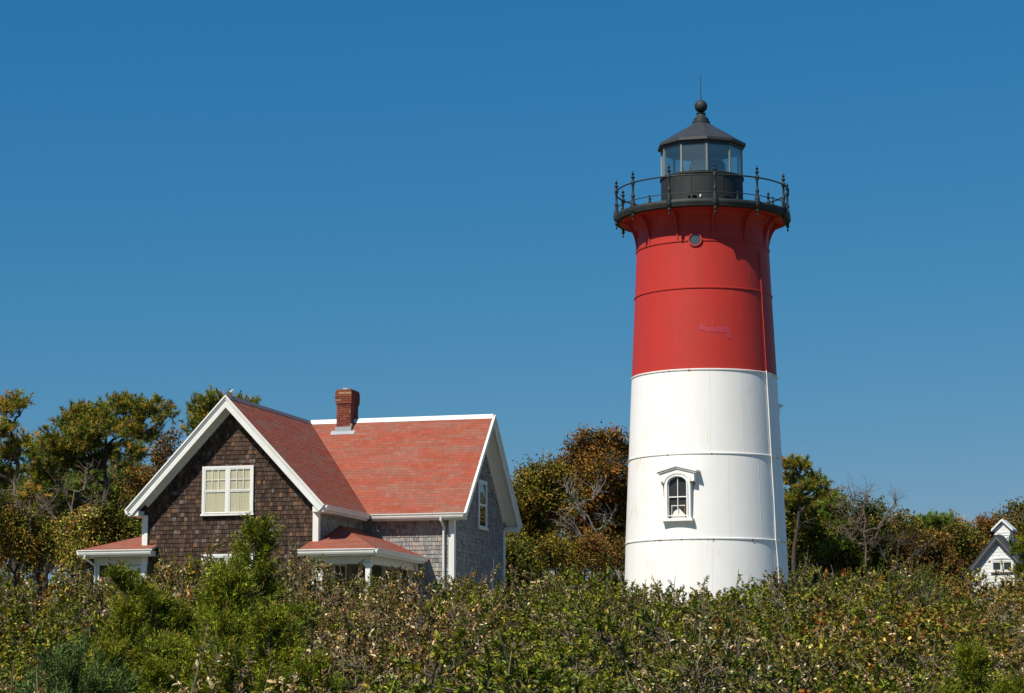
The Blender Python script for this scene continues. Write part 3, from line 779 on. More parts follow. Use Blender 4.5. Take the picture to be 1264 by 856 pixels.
        m_ = 2 * (k2 + 1); fs = []
        for j in range(k2):
            fs += [(2 * j, 2 * j + 1, 2 * j + 3, 2 * j + 2), (m_ + 2 * j, m_ + 2 * j + 2, m_ + 2 * j + 3, m_ + 2 * j + 1), (2 * j, 2 * j + 2, m_ + 2 * j + 2, m_ + 2 * j), (2 * j + 1, m_ + 2 * j + 1, m_ + 2 * j + 3, 2 * j + 3)]
        br.add(vs, fs); br.build('bracket', 'red_iron', T, True)
        # turned railing post with urn finial and pendant
        pr = [(0, 14.14), (.018, 14.16), (.03, 14.20), (.014, 14.235), (.022, 14.26), (.05, 14.29), (.055, 14.33), (.035, 14.36), (.05, 14.40), (.085, 14.44), (.095, 14.48), (.095, 14.60), (.07, 14.62), (.075, 14.68), (.05, 14.75), (.04, 14.84), (.055, 14.88), (.06, 14.92), (.04, 14.96),
              (.03, 15.02), (.036, 15.22), (.055, 15.26), (.06, 15.31), (.05, 15.36), (.028, 15.39), (.03, 15.42), (.062, 15.46), (.062, 15.48), (.025, 15.51), (.022, 15.53), (.045, 15.565), (.048, 15.585), (.018, 15.61), (.012, 15.66), (0, 15.69)]
        p = MB(); p.lathe([(r_, lz(z_)) for r_, z_ in pr], ax_.x * (DR - .045), ax_.y * (DR - .045), 12); p.build('railing_post', 'black_iron', T, True)
    for z_, rr_, nm in ((15.31, .024, 'top_rail'), (14.78, .014, 'lower_rail')):
        mb = MB(); k = 96; c0 = DR - .045; vs = []
        for i in range(k):
            a = 2 * math.pi * i / k
            for j in range(8):
                b_ = 2 * math.pi * j / 8; r_ = c0 + rr_ * math.cos(b_); vs.append((r_ * math.sin(a), -r_ * math.cos(a), lz(z_) + rr_ * math.sin(b_)))
        mb.add(vs, [(i * 8 + j, ((i + 1) % k) * 8 + j, ((i + 1) % k) * 8 + (j + 1) % 8, i * 8 + (j + 1) % 8) for i in range(k) for j in range(8)]); mb.build(nm, 'black_iron', T, True)
    # small balusters between the posts carrying the lower rail
    for k in range(12):
        a = R(8.4 + 15 + 30 * k); mb = MB(); mb.lathe([(.03, lz(14.6)), (.03, lz(14.66)), (.014, lz(14.68)), (.014, lz(14.80)), (.03, lz(14.81)), (0, lz(14.85))], (DR - .045) * math.sin(a), -(DR - .045) * math.cos(a), 8); mb.build('baluster', 'black_iron', T, True)
    # lantern: round parapet, ten-sided glazing
    dr = MB(); dr.lathe([(1.22, lz(14.6)), (1.24, lz(14.6)), (1.235, lz(15.66)), (1.27, lz(15.67)), (1.27, lz(15.73)), (1.1, lz(15.735)), (0, lz(15.735))], seg=64)
    for k in range(8):
        a = R(30 + 45 * k); s_, c_ = math.sin(a), math.cos(a)
        dr.fbox(Vector((1.236 * s_, -1.236 * c_, lz(14.62))), (c_, s_, 0), (0, 0, 1), -.02, .02, 0, 1.03, -.01, .012)
    for az in (-14, 38):   # little vents
        a = R(az); s_, c_ = math.sin(a), math.cos(a)
        dr.fbox(Vector((1.236 * s_, -1.236 * c_, lz(14.9))), (c_, s_, 0), (0, 0, 1), -.13, .13, .07, .1, -.02, .07)
        dr.fbox(Vector((1.236 * s_, -1.236 * c_, lz(14.9))), (c_, s_, 0), (0, 0, 1), -.09, .09, 0, .069, -.02, .02)
    dr.build('lantern_parapet', 'black_iron', T, True)
    lamp_kn = MB(); lamp_kn.lathe([(0, lz(14.9)), (.03, lz(14.92)), (.03, lz(14.98)), (0, lz(15.0))], 1.3 * math.sin(R(-2)), -1.3 * math.cos(R(-2)), 10); lamp_kn.build('knob', 'white_wood', T, True)
    GR = 1.235; z0, z1 = lz(15.735), lz(16.66); cs = []
    for k in range(10):
        a = R(7 + 36 * k); cs.append(Vector((GR * math.sin(a), -GR * math.cos(a), 0)))
    for k in range(10):
        a_, b_ = cs[k], cs[(k + 1) % 10]; mb = MB(); ax_ = (b_ - a_).normalized()
        mb.fbox(a_, ax_, up, .025, (b_ - a_).length - .025, z0 + .02, z1, -.01, -.002); mb.build('lantern_pane', 'lantern_glass', T)
        d_ = a_.normalized(); t_ = Vector((-d_.y, d_.x, 0)); mb = MB(); mb.fbox(a_, t_, up, -.026, .026, z0, z1, -.035, .02); mb.build('glazing_bar', 'brass_bar', T)
    hd = MB(); off = R(7)
    hd.lathe([(1.0, z1 - .1), (1.262, z1 - .1), (1.262, z1 + .0), (1.33, z1 + .0), (1.36, z1 + .02), (1.355, z1 + .10), (1.30, z1 + .125), (.95, z1 + .345), (.60, z1 + .56), (.33, z1 + .73), (.24, z1 + .80)], seg=10, off=off)
    hd.build('lantern_roof', 'grey_roof_iron', T)
    cl = MB(); cl.lathe([(1.25, z1 - .02), (0, z1 + .3)], seg=10, off=off); cl.build('lantern_ceiling', 'lantern_ceiling', T)
    vb = MB(); q = z1
    vb.lathe([(.26, q + .74), (.275, q + .80), (.27, q + .84), (.235, q + .86), (.225, q + .94), (.15, q + 1.0), (.125, q + 1.06), (.15, q + 1.11)], seg=24)
    c_ = lz(17.99); vb.ball((0, 0, c_), .195, 24, 14); vb.build('vent_ball', 'black_iron', T, True)
    rd = MB(); rd.tube([(0, 0, c_ + .18), (0, 0, lz(18.98))], [.016, .008], 6); rd.build('lightning_rod', 'black_iron', T)
    # rotating beacon behind the glass: pedestal and two drum lights
    be = MB(); be.lathe([(.25, z0), (.25, z0 + .12), (.1, z0 + .15), (.1, z0 + .3)], -.0, 0, 16); be.build('beacon_pedestal', 'white_wood', T, True)
    for (cx, cy, az, mm) in ((.42, -.22, 12, 'lens_dark'), (-.08, -.2, -22, 'lens_glass')):
        n_ = Vector((math.sin(R(az)), -math.cos(R(az)), 0)); a2 = Vector((math.cos(R(az)), math.sin(R(az)), 0)); C = Vector((cx, cy, lz(16.02)))
        mb = MB(); vs = []; K = 24
        for (r_, d_) in ((0, -.28), (.18, -.26), (.27, 0), (.30, .0), (.30, .07), (.265, .07), (.265, .05)):
            for i in range(K): t = 2 * math.pi * i / K; vs.append(C + (a2 * math.cos(t) + up * math.sin(t)) * r_ + n_ * d_)
        mb.add(vs, [(j * K + i, j * K + (i + 1) % K, (j + 1) * K + (i + 1) % K, (j + 1) * K + i) for j in range(6) for i in range(K)])
        bo = mb.build('beacon_drum', 'lens_green', T, True)
        mb = MB(); vs = []
        for (r_, d_) in ((.262, .05), (.18, .075), (.09, .09), (.001, .095)):
            for i in range(K): t = 2 * math.pi * i / K; vs.append(C + (a2 * math.cos(t) + up * math.sin(t)) * r_ + n_ * d_)
        mb.add(vs, [(j * K + i, j * K + (i + 1) % K, (j + 1) * K + (i + 1) % K, (j + 1) * K + i) for j in range(3) for i in range(K)]); mb.build('lens', mm, bo, True)
    bx = MB(); bx.box(-.62, -.52, -.05, .05, z0, z0 + .36); bx.build('spare_lamp', 'cream_wood', T)
M['brass_bar'] = mat('brass_bar', (.3, .3, .26), .4, .3)
M['lantern_ceiling'] = mat('lantern_ceiling', (.5, .53, .52), .8)
M['lens_green'] = mat('lens_green', (.35, .42, .39), .4)
M['porthole_glass'] = mat('porthole_glass', (.06, .075, .08), .15, 0, .7)
_p = at(837, 641, 69.8); WZ1 = _p.z - EYE          # sill height of the near window
_p = at(962, 560, 73.3); WZ2 = _p.z - EYE
_p = at(858, 295.6, 70.0); PZ = _p.z - EYE
print('window heights', WZ1, WZ2, PZ)
bsdf(M['red_iron']).inputs['Specular IOR Level'].default_value = .22
bsdf(M['black_iron']).inputs['Specular IOR Level'].default_value = .3
tower()

# ------------------------------------------------------------------ small white house at the right edge
def white_house():
    Y = 96; A = at(1231, 659, Y); gz = ground_z(A.x, Y) - .3
    Hh = thing('white_cottage', 'small white shingled cottage with dark roof and louvred cupola at the right edge', 'house', (A.x, Y, gz), R(-24))
    top = A.z - gz; hw = 1.75; s = 1.18; D = 5.0; e = .16
    co = MB(); co.prism([(-hw, 0, -1), (hw, 0, -1), (hw, 0, top - .22 - s * hw), (0, 0, top - .22), (-hw, 0, top - .22 - s * hw)], (0, D, 0)); co.build('wall_core', 'backing', Hh)
    wl = MB(); cw = lambda k, i, x, t: jit((.78, .78, .76), .05, .01)
    shingles(wl, (0, -.002, 0), (1, 0, 0), (0, 0, 1), [(-hw, -1), (hw, -1), (hw, top - .2 - s * hw), (0, top - .2), (-hw, top - .2 - s * hw)], .13, (.1, .2), .014, cw)
    shingles(wl, (hw + .002, 0, 0), (0, 1, 0), (0, 0, 1), [(0, -1), (D, -1), (D, top - .2 - s * hw), (0, top - .2 - s * hw)], .13, (.1, .2), .014, cw)
    shingles(wl, (-hw - .002, 0, 0), (0, -1, 0), (0, 0, 1), [(-D, -1), (0, -1), (0, top - .2 - s * hw), (-D, top - .2 - s * hw)], .13, (.1, .2), .014, cw)
    wl.build('wall', 'shingle', Hh)
    n2 = math.sqrt(1 + s * s); R_ = MB(); Rc = MB(); ew = hw + e
    for sg in (1, -1):
        pts = [(sg * ew, -e, top - s * ew), (sg * ew, D + e, top - s * ew), (0, D + e, top), (0, -e, top)]
        if sg < 0: pts = [pts[1], pts[0], pts[3], pts[2]]
        upd = Vector((-sg / n2, 0, s / n2)); ax = Vector((0, sg, 0)); nn = ax.cross(upd)
        R_.prism(pts, nn * -.12); O = Vector(pts[0]); poly = [((Vector(p) - O).dot(ax), (Vector(p) - O).dot(upd)) for p in pts]
        shingles(Rc, O + nn * .003, ax, upd, poly, .14, (.2, .34), .01, col_slate)
    ro = R_.build('roof', 'slate_cap', Hh); Rc.build('shingle_courses', 'slate', ro)
    rk = MB()
    for sg in (1, -1):
        a = [(0, -e, top - .20), (sg * ew, -e, top - s * ew - .20), (sg * ew, -e, top - s * ew - .14), (0, -e, top - .14)]
        rk.prism(a, (0, -.03, 0))
    rk.build('rake_moulding', 'slate_cap', ro)
    rk = MB()
    for sg in (1, -1):
        for z0_, z1_, d_ in ((-.30, -.20, .012), (-.14, -.01, .02)):
            rk.prism([(0, -e + .0, top + z0_), (sg * ew, -e, top - s * ew + z0_), (sg * ew, -e, top - s * ew + z1_), (0, -e, top + z1_)], (0, -d_, 0))
    rk.build('rake_board', 'slate_dark', ro)
    rc = MB(); rc.prism([(-.09, -e - .04, top - .06), (.09, -e - .04, top - .06), (0, -e - .04, top + .05)], (0, .3, 0)); rc.build('ridge_cap', 'white_wood', ro)
    # window with curved head
    wz = at(1233, 704, Y).z - gz
    fo = window(Hh, (-.22, -.024, wz - .03), (1, 0, 0), (0, 0, 1), .78, .36, .06, (1, 1), (1, 1), .05, mull=.07, single=True)
    hd = MB(); k = 10; vs = []
    for j in range(k + 1):
        x = -.38 + 1.1 * j / k; z = wz + .36 + .09 * math.sin(math.pi * j / k)
        vs += [(x, -.07, z), (x, -.07, z + .06), (x, -.0, z), (x, -.0, z + .06)]
    fs = []
    for j in range(k):
        b = 4 * j; fs += [(b, b + 4, b + 5, b + 1), (b + 1, b + 5, b + 7, b + 3), (b, b + 2, b + 6, b + 4)]
    hd.add(vs, fs); hd.build('window_hood', 'white_wood', fo)
    # cupola
    cy = 1.25; cw_ = .30
    cu = MB(); cu.box(-cw_, cw_, cy - cw_, cy + cw_, top - .6, top + .22)
    cu.prism([(-cw_, cy - cw_, top + .221), (cw_, cy - cw_, top + .221), (0, cy - cw_, top + .221 + cw_ * .95)], (0, 2 * cw_, 0))
    for j in range(4): cu.fbox((0, cy - cw_, top - .24 + j * .11), (1, 0, 0), (0, .5, .86), -.21, .21, 0, .08, .0, .03)
    for j in range(4): cu.fbox((cw_, cy, top - .24 + j * .11), (0, 1, 0), (-.5, 0, .86), -.21, .21, 0, .08, .0, .03)
    c = cu.build('cupola', 'white_wood', Hh)
    cr = MB(); z = top + .22 + cw_ * .95 + .05
    for sg in (1, -1):
        g = cw_ + .13; cr.prism([(0, cy - g, z), (sg * g, cy - g, z - .95 * g), (sg * g, cy - g, z - .95 * g + .09), (0, cy - g, z + .09)], (0, 2 * g, 0))
    cr.build('cupola_roof', 'white_wood', c)
white_house()

# ------------------------------------------------------------------ foliage
def bez(a, b, c, k):
    return [a * (1 - t) ** 2 + b * 2 * t * (1 - t) + c * t * t for t in [i / k for i in range(k + 1)]]
def rv(s=1.0): return Vector((random.gauss(0, s), random.gauss(0, s), random.gauss(0, s)))

GAIN = {'rust': 1.25, 'brown': 1.35, 'olive': 1.45, 'pine': 2.6, 'pine_green': 2.2, 'bay': 1.9, 'dry': 1.75, 'green': 2.1, 'gold': 1.7, 'cedar': 1.75, 'blue': 1.8, 'heath': 2.3}
PAL = {
 'rust': ([(.13, .066, .02), (.09, .058, .018), (.165, .085, .025), (.06, .06, .014), (.17, .12, .03)], [.34, .25, .2, .14, .07]),
 'brown': ([(.11, .078, .018), (.085, .08, .014), (.14, .10, .02), (.05, .068, .01), (.17, .135, .03)], [.3, .27, .15, .2, .08]),
 'olive': ([(.06, .078, .01), (.09, .098, .012), (.12, .085, .025), (.045, .065, .018), (.16, .15, .04)], [.35, .25, .15, .15, .1]),
 'pine': ([(.07, .08, .012), (.1, .095, .014), (.045, .06, .012), (.2, .115, .025), (.15, .115, .02)], [.36, .3, .14, .09, .11]),
 'pine_green': ([(.06, .095, .016), (.085, .12, .018), (.045, .07, .016), (.15, .1, .025)], [.42, .33, .15, .1]),
 'bay': ([(.062, .078, .012), (.095, .11, .014), (.1, .08, .025), (.13, .088, .04), (.42, .33, .25), (.2, .185, .03), (.2, .08, .03)], [.29, .24, .14, .13, .10, .08, .02]),
 'dry': ([(.10, .07, .032), (.15, .10, .05), (.07, .068, .018), (.48, .37, .29), (.07, .088, .014), (.24, .16, .07)], [.24, .19, .2, .13, .17, .07]),
 'green': ([(.06, .078, .008), (.09, .105, .01), (.13, .14, .012), (.17, .14, .02), (.038, .052, .008)], [.3, .28, .18, .1, .14]),
 'gold': ([(.15, .14, .03), (.2, .13, .03), (.09, .11, .02), (.22, .09, .03), (.26, .22, .09)], [.32, .22, .26, .1, .1]),
 'cedar': ([(.105, .122, .01), (.07, .088, .01), (.155, .17, .014), (.12, .085, .02), (.04, .055, .01)], [.36, .24, .22, .06, .12]),
 'blue': ([(.04, .068, .024), (.06, .09, .03), (.08, .12, .036), (.1, .12, .015)], [.4, .35, .15, .1]),
 'heath': ([(.075, .095, .012), (.11, .125, .015), (.05, .07, .012), (.12, .085, .02)], [.4, .3, .18, .12]),
}
def pick(pal, n, v=.22):
    cs, ps = PAL[pal]; ps = np.array(ps) / sum(ps)
    c = np.array(cs)[rng.choice(len(cs), n, p=ps)] * np.array([1.04, 1.0, .72]) * GAIN.get(pal, 1.5)
    return c * np.exp(rng.normal(0, v, (n, 1))) * (1 + rng.normal(0, .06, (n, 3)))

def needle_tufts(T, Dt, pal, per=26, ln=.13, wd=.013):
    """bottle-brush tufts at the twig ends T pointing along Dt"""
    n = len(T); P = np.repeat(T, per, 0); D0 = unit(np.repeat(Dt, per, 0))
    back = rng.uniform(0, .22, (n * per, 1)); P = P - D0 * back
    D = unit(D0 * rng.uniform(.1, 1.1, (n * per, 1)) + rng.normal(0, .62, (n * per, 3)))
    C = np.repeat(pick(pal, n, .2), per, 0) * np.exp(rng.normal(0, .15, (n * per, 1)))
    return leaves(P, D, rng.normal(0, 1, (n * per, 3)), ln * rng.uniform(.7, 1.2, n * per), np.full(n * per, wd), C, simple=True)

def tree(name, label, cat, base, pads, kind='oak', pal='rust', trunk_r=.13, dens=1.0, group=None, lean=0, wood='bark', leafsize=.11, fork=None, dead=0, zbase=None):
    """pads: (px, py, rx, ry, depth offset) - foliage masses at their real place; limbs grow from the trunk to each"""
    bx, Y = base
    B = at(bx, 700, Y); gz = ground_z(B.x, Y) if zbase is None else zbase; root = Vector((B.x, Y, gz - .1))
    o = thing(name, label, cat, root, 0, group)
    k = Y / 3030.0; wood_mb = MB(); P3 = []
    for (px, py, rx, ry, dy) in pads:
        c = at(px, py, Y + dy); P3.append((c - root, rx * k, ry * k))
    topz = max(c.z for c, _, _ in P3); cen = sum((c for c, _, _ in P3), Vector()) / len(P3)
    tip = Vector((cen.x * .8 + lean, cen.y * .5, topz * .9))
    tr = bez(Vector((0, 0, -.2)), Vector((lean * .1 + random.uniform(-.4, .4), random.uniform(-.2, .2), topz * .5)), tip, 10)
    for i in range(1, 10): tr[i] += Vector((random.gauss(0, .06), random.gauss(0, .06), 0))
    wood_mb.tube(tr, [trunk_r * (1 - .8 * i / 10) + .012 for i in range(11)], 8)
    tips = []; dirs = []
    for (c, rx, rz) in P3:
        # limb start on the trunk, below the pad
        hz = max(topz * .22, c.z - rz - random.uniform(.3, .9) * (abs(c.x - tip.x * .5) * .6 + .5))
        i = min(range(11), key=lambda j: abs(tr[j].z - hz)); st = tr[i]
        mid = st.lerp(c, .55) + Vector((random.uniform(-.25, .25), random.uniform(-.3, .3), random.uniform(-.35, .1)))
        end = c + Vector((0, 0, -rz * .35)); lb = bez(st, mid, end, 7)
        for j in range(1, 7): lb[j] += rv(.05)
        lr = trunk_r * (.5 - .25 * i / 10) + .01
        wood_mb.tube(lb, [lr * (1 - .65 * j / 7) + .008 for j in range(8)], 6)
        rx *= 1.12 if kind == 'pine' else 1.0; nsub = max(6, int(dens * (62 if kind == 'pine' else 20) * (rx * rx * rz) ** .5)); ry = rx * .85
        for _ in range(nsub):
            while True:
                q = Vector((random.uniform(-1, 1), random.uniform(-1, 1), random.uniform(-1, 1)))
                if .25 < q.length < 1: break
            e = c + Vector((q.x * rx, q.y * ry, q.z * rz))
            s0 = lb[random.randint(4, 7)]
            md = s0.lerp(e, .5) + Vector((0, 0, random.uniform(-.18, .05) if kind == 'pine' else random.uniform(-.05, .15))) + rv(.05)
            sb = bez(s0, md, e, 4); wood_mb.tube(sb, [.022, .018, .014, .011, .007], 4, cap=False)
            nt_ = 6 if kind == 'pine' else 5 if kind == 'oak' else 4
            for _ in range(nt_):
                s1 = sb[random.randint(2, 4)]
                dd = Vector((q.x * .6, q.y * .6, .35 + q.z * .3)) + rv(.45); dd.normalize()
                ee = s1 + dd * random.uniform(.15, .42)
                if kind == 'bare' or random.random() < .5: wood_mb.tube([s1, s1.lerp(ee, .5) + rv(.02), ee], [.009, .007, .004], 3, cap=False)
                if kind == 'bare':
                    for _ in range(2):
                        e2 = ee + (dd + rv(.5)).normalized() * random.uniform(.1, .35); wood_mb.tube([ee, e2], [.0055, .003], 3, cap=False)
                tips.append(ee); dirs.append(dd)
    # bare dead side branches low on the trunk
    for _ in range(dead):
        s0 = tr[random.randint(2, 7)]; dd = Vector((random.uniform(-1, 1), random.uniform(-1, .2), random.uniform(.0, .6))).normalized()
        p = s0; L_ = random.uniform(.8, 2.0); pts = [p]
        for j in range(6): dd = (dd + rv(.22)).normalized(); p = p + dd * L_ / 6; pts.append(p)
        wood_mb.tube(pts, [.028 * (1 - j / 7) + .004 for j in range(7)], 5)
        for _ in range(5):
            j = random.randint(2, 5); d2 = (dd + rv(.6)).normalized(); p2 = pts[j]; q_ = [p2]
            for _ in range(3): d2 = (d2 + rv(.25)).normalized(); p2 = p2 + d2 * random.uniform(.12, .28); q_.append(p2)
            wood_mb.tube(q_, [.011, .009, .006, .003], 4, cap=False)
    wood_mb.build('trunk', wood, o, True)
    T = np.array([tuple(t) for t in tips]); Dt = np.array([tuple(d) for d in dirs])
    if kind == 'pine':
        V, F, kk, C = needle_tufts(T, Dt, pal, per=30, ln=.17, wd=.027)
        leafobj('crown', V, F, kk, C, 'needles', o)
    elif kind == 'oak' and len(T):
        per = 24; n = len(T)
        P = np.repeat(T, per, 0) + rng.normal(0, .13, (n * per, 3))
        D = unit(np.repeat(Dt, per, 0) * .5 + rng.normal(0, .8, (n * per, 3)) + np.array([0, 0, -.15]))
        Nn = unit(rng.normal(0, .6, (n * per, 3)) + np.array([-.2, -.3, .8]))
        C = np.repeat(pick(pal, n, .25), per, 0) * np.exp(rng.normal(0, .28, (n * per, 1)))
        L_ = leafsize * rng.uniform(.65, 1.25, n * per)
        V, F, kk, C = leaves(P, D, Nn, L_, L_ * .6, C)
        leafobj('crown', V, F, kk, C, 'leaf_dull', o)
    return o

# --- left pines
random.seed(11)
tree('pitch_pine', 'sparse dark pine with open crown at the far left edge', 'tree', (22, 88), [(6, 499, 20, 9, 0), (24, 494, 12, 7, .5), (2, 530, 24, 9, -.4), (32, 545, 10, 6, 0), (-28, 560, 26, 14, 0), (14, 556, 20, 9, .4), (0, 585, 22, 12, .6), (36, 610, 14, 10, -.5)], 'pine', 'pine', .15, .9, dead=7)
tree('pitch_pine', 'broad flat-topped pine, the largest tree left of the house', 'tree', (122, 91), [(96, 508, 20, 9, 0), (150, 499, 28, 8, .6), (186, 503, 24, 9, 0), (206, 513, 10, 6, -.3), (120, 528, 36, 11, -.8), (66, 545, 26, 12, 0), (90, 562, 30, 11, .7), (155, 522, 24, 8, 1.2), (84, 522, 20, 9, .3), (116, 510, 18, 8, 0), (176, 535, 20, 8, .4), (74, 566, 24, 10, .9), (100, 545, 26, 10, -.4), (52, 577, 24, 11, -.6), (128, 562, 22, 9, 1.0), (165, 556, 20, 9, -.8)], 'pine', 'pine', .17, 1.0, lean=.2, dead=5)
tree('pitch_pine', 'green pine standing between the far left pine and the broad pine', 'tree', (60, 96), [(45, 560, 22, 14, 0), (58, 548, 20, 9, .6), (78, 590, 26, 14, .5), (112, 584, 26, 12, 0), (160, 580, 22, 12, .4), (40, 600, 26, 15, -.5), (100, 605, 28, 14, 0), (66, 628, 30, 14, .5), (140, 600, 24, 12, 0)], 'pine', 'pine_green', .13, .8, dead=4)
tree('pitch_pine', 'pine crown showing above the peak of the brown gable', 'tree', (272, 95), [(262, 494, 18, 8, 0), (246, 508, 14, 9, 0), (284, 498, 16, 8, .5), (306, 500, 11, 5, 0), (238, 528, 12, 8, -.5), (262, 518, 20, 10, 0), (300, 520, 24, 10, 0)], 'pine', 'pine', .15, 1.1)
tree('oak', 'rust brown tree between the broad pine and the left roof slope', 'tree', (196, 86), [(206, 556, 20, 16, 0), (190, 580, 22, 16, .5), (215, 590, 20, 18, -.4), (178, 606, 24, 14, 0), (200, 626, 26, 14, 0), (158, 590, 16, 11, .4)], 'oak', 'rust', .11, .62, dead=3)
tree('bare_tree', 'leafless grey twisted tree under the broad pine', 'tree', (96, 86), [(76, 600, 18, 16, 0), (104, 590, 18, 18, .3), (120, 620, 16, 14, 0), (60, 628, 16, 10, 0)], 'bare', 'rust', .07, .8, wood='twig')
tree('bare_tree', 'leafless grey shrubby tree at the far left below the sparse pine', 'tree', (46, 85), [(30, 630, 20, 14, 0), (56, 620, 14, 14, 0), (18, 600, 14, 12, .4)], 'bare', 'rust', .06, .8, wood='twig')
und = [(-30, 640, 'olive'), (14, 648, 'brown'), (50, 655, 'olive'), (92, 655, 'gold'), (128, 652, 'brown'), (162, 648, 'olive'), (205, 655, 'olive')]
names = {'olive': 'olive green', 'brown': 'brown leaved', 'green': 'fresh green', 'rust': 'rust coloured', 'gold': 'golden', 'pine': 'dark needled'}
where = ['outside the far left edge', 'at the far left edge', 'left of the bare twisted tree', 'under the broad pine', 'right of the broad pine trunk', 'behind the low left roof', 'beside the white corner board']
for i, (px, py, pl) in enumerate(und):
    tree('understory_tree', f'small {names[pl]} understory tree {where[i]}', 'tree', (px, 84 + (i % 3)), [(px - 10, py + 2, 22, 17, 0), (px + 14, py + 10, 22, 17, .4), (px, py + 28, 28, 18, -.4), (px + 4, py - 10, 15, 11, .2)], 'oak', pl, .07, 1.0, 'small trees under the left pines', dead=2, leafsize=.1)

# --- between the house and the tower
random.seed(12)
tree('oak', 'large rust coloured oak with domed crown directly left of the lighthouse', 'tree', (748, 94), [(736, 552, 24, 14, 0), (768, 556, 22, 16, .5), (716, 570, 24, 14, 0), (748, 580, 36, 20, -1.0), (780, 590, 24, 26, 0), (704, 594, 28, 18, .4), (742, 612, 40, 22, -.6), (776, 636, 30, 24, 0), (712, 634, 34, 22, .5), (745, 655, 36, 20, 0), (752, 540, 12, 8, 0), (722, 556, 16, 9, 0), (694, 580, 16, 10, 0), (762, 610, 30, 24, .5), (724, 596, 30, 20, 1)], 'oak', 'rust', .17, 1.35)
tree('oak', 'lower olive brown oak behind the right gable of the house', 'tree', (668, 91), [(664, 583, 18, 12, 0), (648, 596, 16, 12, .3), (684, 590, 20, 13, 0), (656, 616, 28, 18, -.5), (690, 620, 26, 18, 0), (640, 640, 24, 20, 0), (672, 650, 34, 22, .4), (646, 672, 28, 18, 0), (676, 600, 26, 14, .6)], 'oak', 'brown', .14, 1.3)
tree('bare_tree', 'pale dead branches leaning left in front of the rust coloured oak', 'tree', (778, 87), [(700, 606, 20, 8, -.5), (716, 626, 22, 10, -.6), (700, 645, 20, 8, -.3), (752, 640, 18, 12, 0), (736, 604, 12, 8, 0)], 'bare', 'rust', .035, .25, wood='dead_wood', lean=-.6)
for i, (px, py, pl, wh) in enumerate([(640, 686, 'olive', 'at the foot of the right gable wall'), (690, 684, 'brown', 'under the rust coloured oak, nearer the house'), (742, 684, 'rust', 'under the rust coloured oak, nearer the lighthouse'), (600, 690, 'olive', 'behind the end wall of the house')]):
    tree('understory_tree', f'small {names[pl]} understory tree {wh}', 'tree', (px, 85), [(px - 14, py, 24, 15, 0), (px + 14, py + 2, 24, 15, 0), (px, py - 12, 20, 12, .5), (px, py + 16, 30, 14, 0)], 'oak', pl, .06, 1.0, 'small trees between house and lighthouse', leafsize=.09)

# --- right of the tower
random.seed(13)
tree('pitch_pine', 'tall thin pine with layered crown just right of the lighthouse', 'tree', (982, 93), [(976, 573, 14, 6, 0), (992, 572, 8, 4, 0), (1008, 592, 14, 5, 0), (974, 592, 12, 6, .4), (992, 602, 12, 5, -.3), (980, 616, 18, 8, .3), (1014, 604, 8, 4, 0)], 'pine', 'pine', .12, 1.0, dead=4)
tree('pitch_pine', 'bushy bright green pine right of the lighthouse, below the layered pine', 'tree', (1006, 96), [(1004, 628, 18, 11, 0), (1028, 622, 12, 8, 0), (1012, 646, 26, 14, .4), (986, 648, 20, 14, 0), (1040, 646, 18, 10, 0), (1026, 668, 28, 12, 0), (990, 676, 24, 14, 0)], 'pine', 'pine_green', .12, 1.0)
tree('pitch_pine', 'rounded green pine left of the white cottage', 'tree', (1150, 104), [(1140, 645, 20, 9, 0), (1162, 643, 16, 8, 0), (1124, 654, 16, 9, 0), (1180, 652, 14, 8, 0), (1146, 664, 28, 11, 0)], 'pine', 'pine_green', .13, 1.0)
tree('bare_tree', 'tall half leafless tree with spiky crown right of the lighthouse', 'tree', (1060, 95), [(1050, 606, 14, 14, 0), (1072, 612, 14, 14, .3), (1034, 618, 16, 12, 0), (1058, 640, 24, 16, 0), (1092, 636, 14, 12, 0), (1106, 622, 7, 8, 0), (1040, 656, 24, 14, 0), (1078, 662, 22, 12, 0)], 'bare', 'rust', .055, 1.25, wood='twig')
tree('bare_tree', 'second leafless tree leaning right towards the green pine', 'tree', (1100, 92), [(1110, 664, 22, 12, 0), (1134, 676, 20, 10, 0), (1088, 676, 18, 12, 0)], 'bare', 'rust', .08, 1.0, wood='bark')
for (px, py, Y, pl, wh) in [(972, 664, 98, 'brown', 'right beside the white lighthouse wall'), (1050, 672, 99, 'rust', 'behind the tall leafless tree'), (1098, 668, 100, 'brown', 'between the leafless tree and the rounded green pine'), (1140, 680, 96, 'rust', 'under the rounded green pine'), (1180, 670, 101, 'brown', 'a little left of the white cottage'), (1212, 662, 104, 'rust', 'touching the left side of the white cottage roof'), (1268, 668, 108, 'brown', 'behind the right slope of the white cottage')]:
    tree('oak', f'{names[pl]} oak {wh}', 'tree', (px, Y), [(px - 18, py, 22, 14, 0), (px + 16, py - 2, 22, 14, .5), (px, py - 10, 18, 10, 0), (px, py + 16, 34, 18, 0), (px - 14, py + 30, 24, 14, 0), (px + 18, py + 30, 24, 14, 0)], 'oak', pl, .12, 1.1, 'oaks right of the lighthouse', dead=1)
tree('oak', 'taller olive brown oak rising behind the cottage cupola', 'tree', (1262, 112), [(1258, 632, 16, 9, 0), (1240, 642, 14, 8, 0), (1276, 636, 20, 12, 0), (1252, 654, 22, 12, 0), (1280, 660, 24, 16, 0)], 'oak', 'brown', .14, .9)
tree('cedar', 'small bright green tree hanging over the right slope of the cottage roof', 'tree', (1276, 84), [(1256, 675, 8, 3, 0), (1268, 680, 10, 5, 0), (1284, 684, 16, 14, 0), (1266, 702, 8, 5, 0), (1280, 708, 14, 10, 0)], 'pine', 'cedar', .08, 1.5)

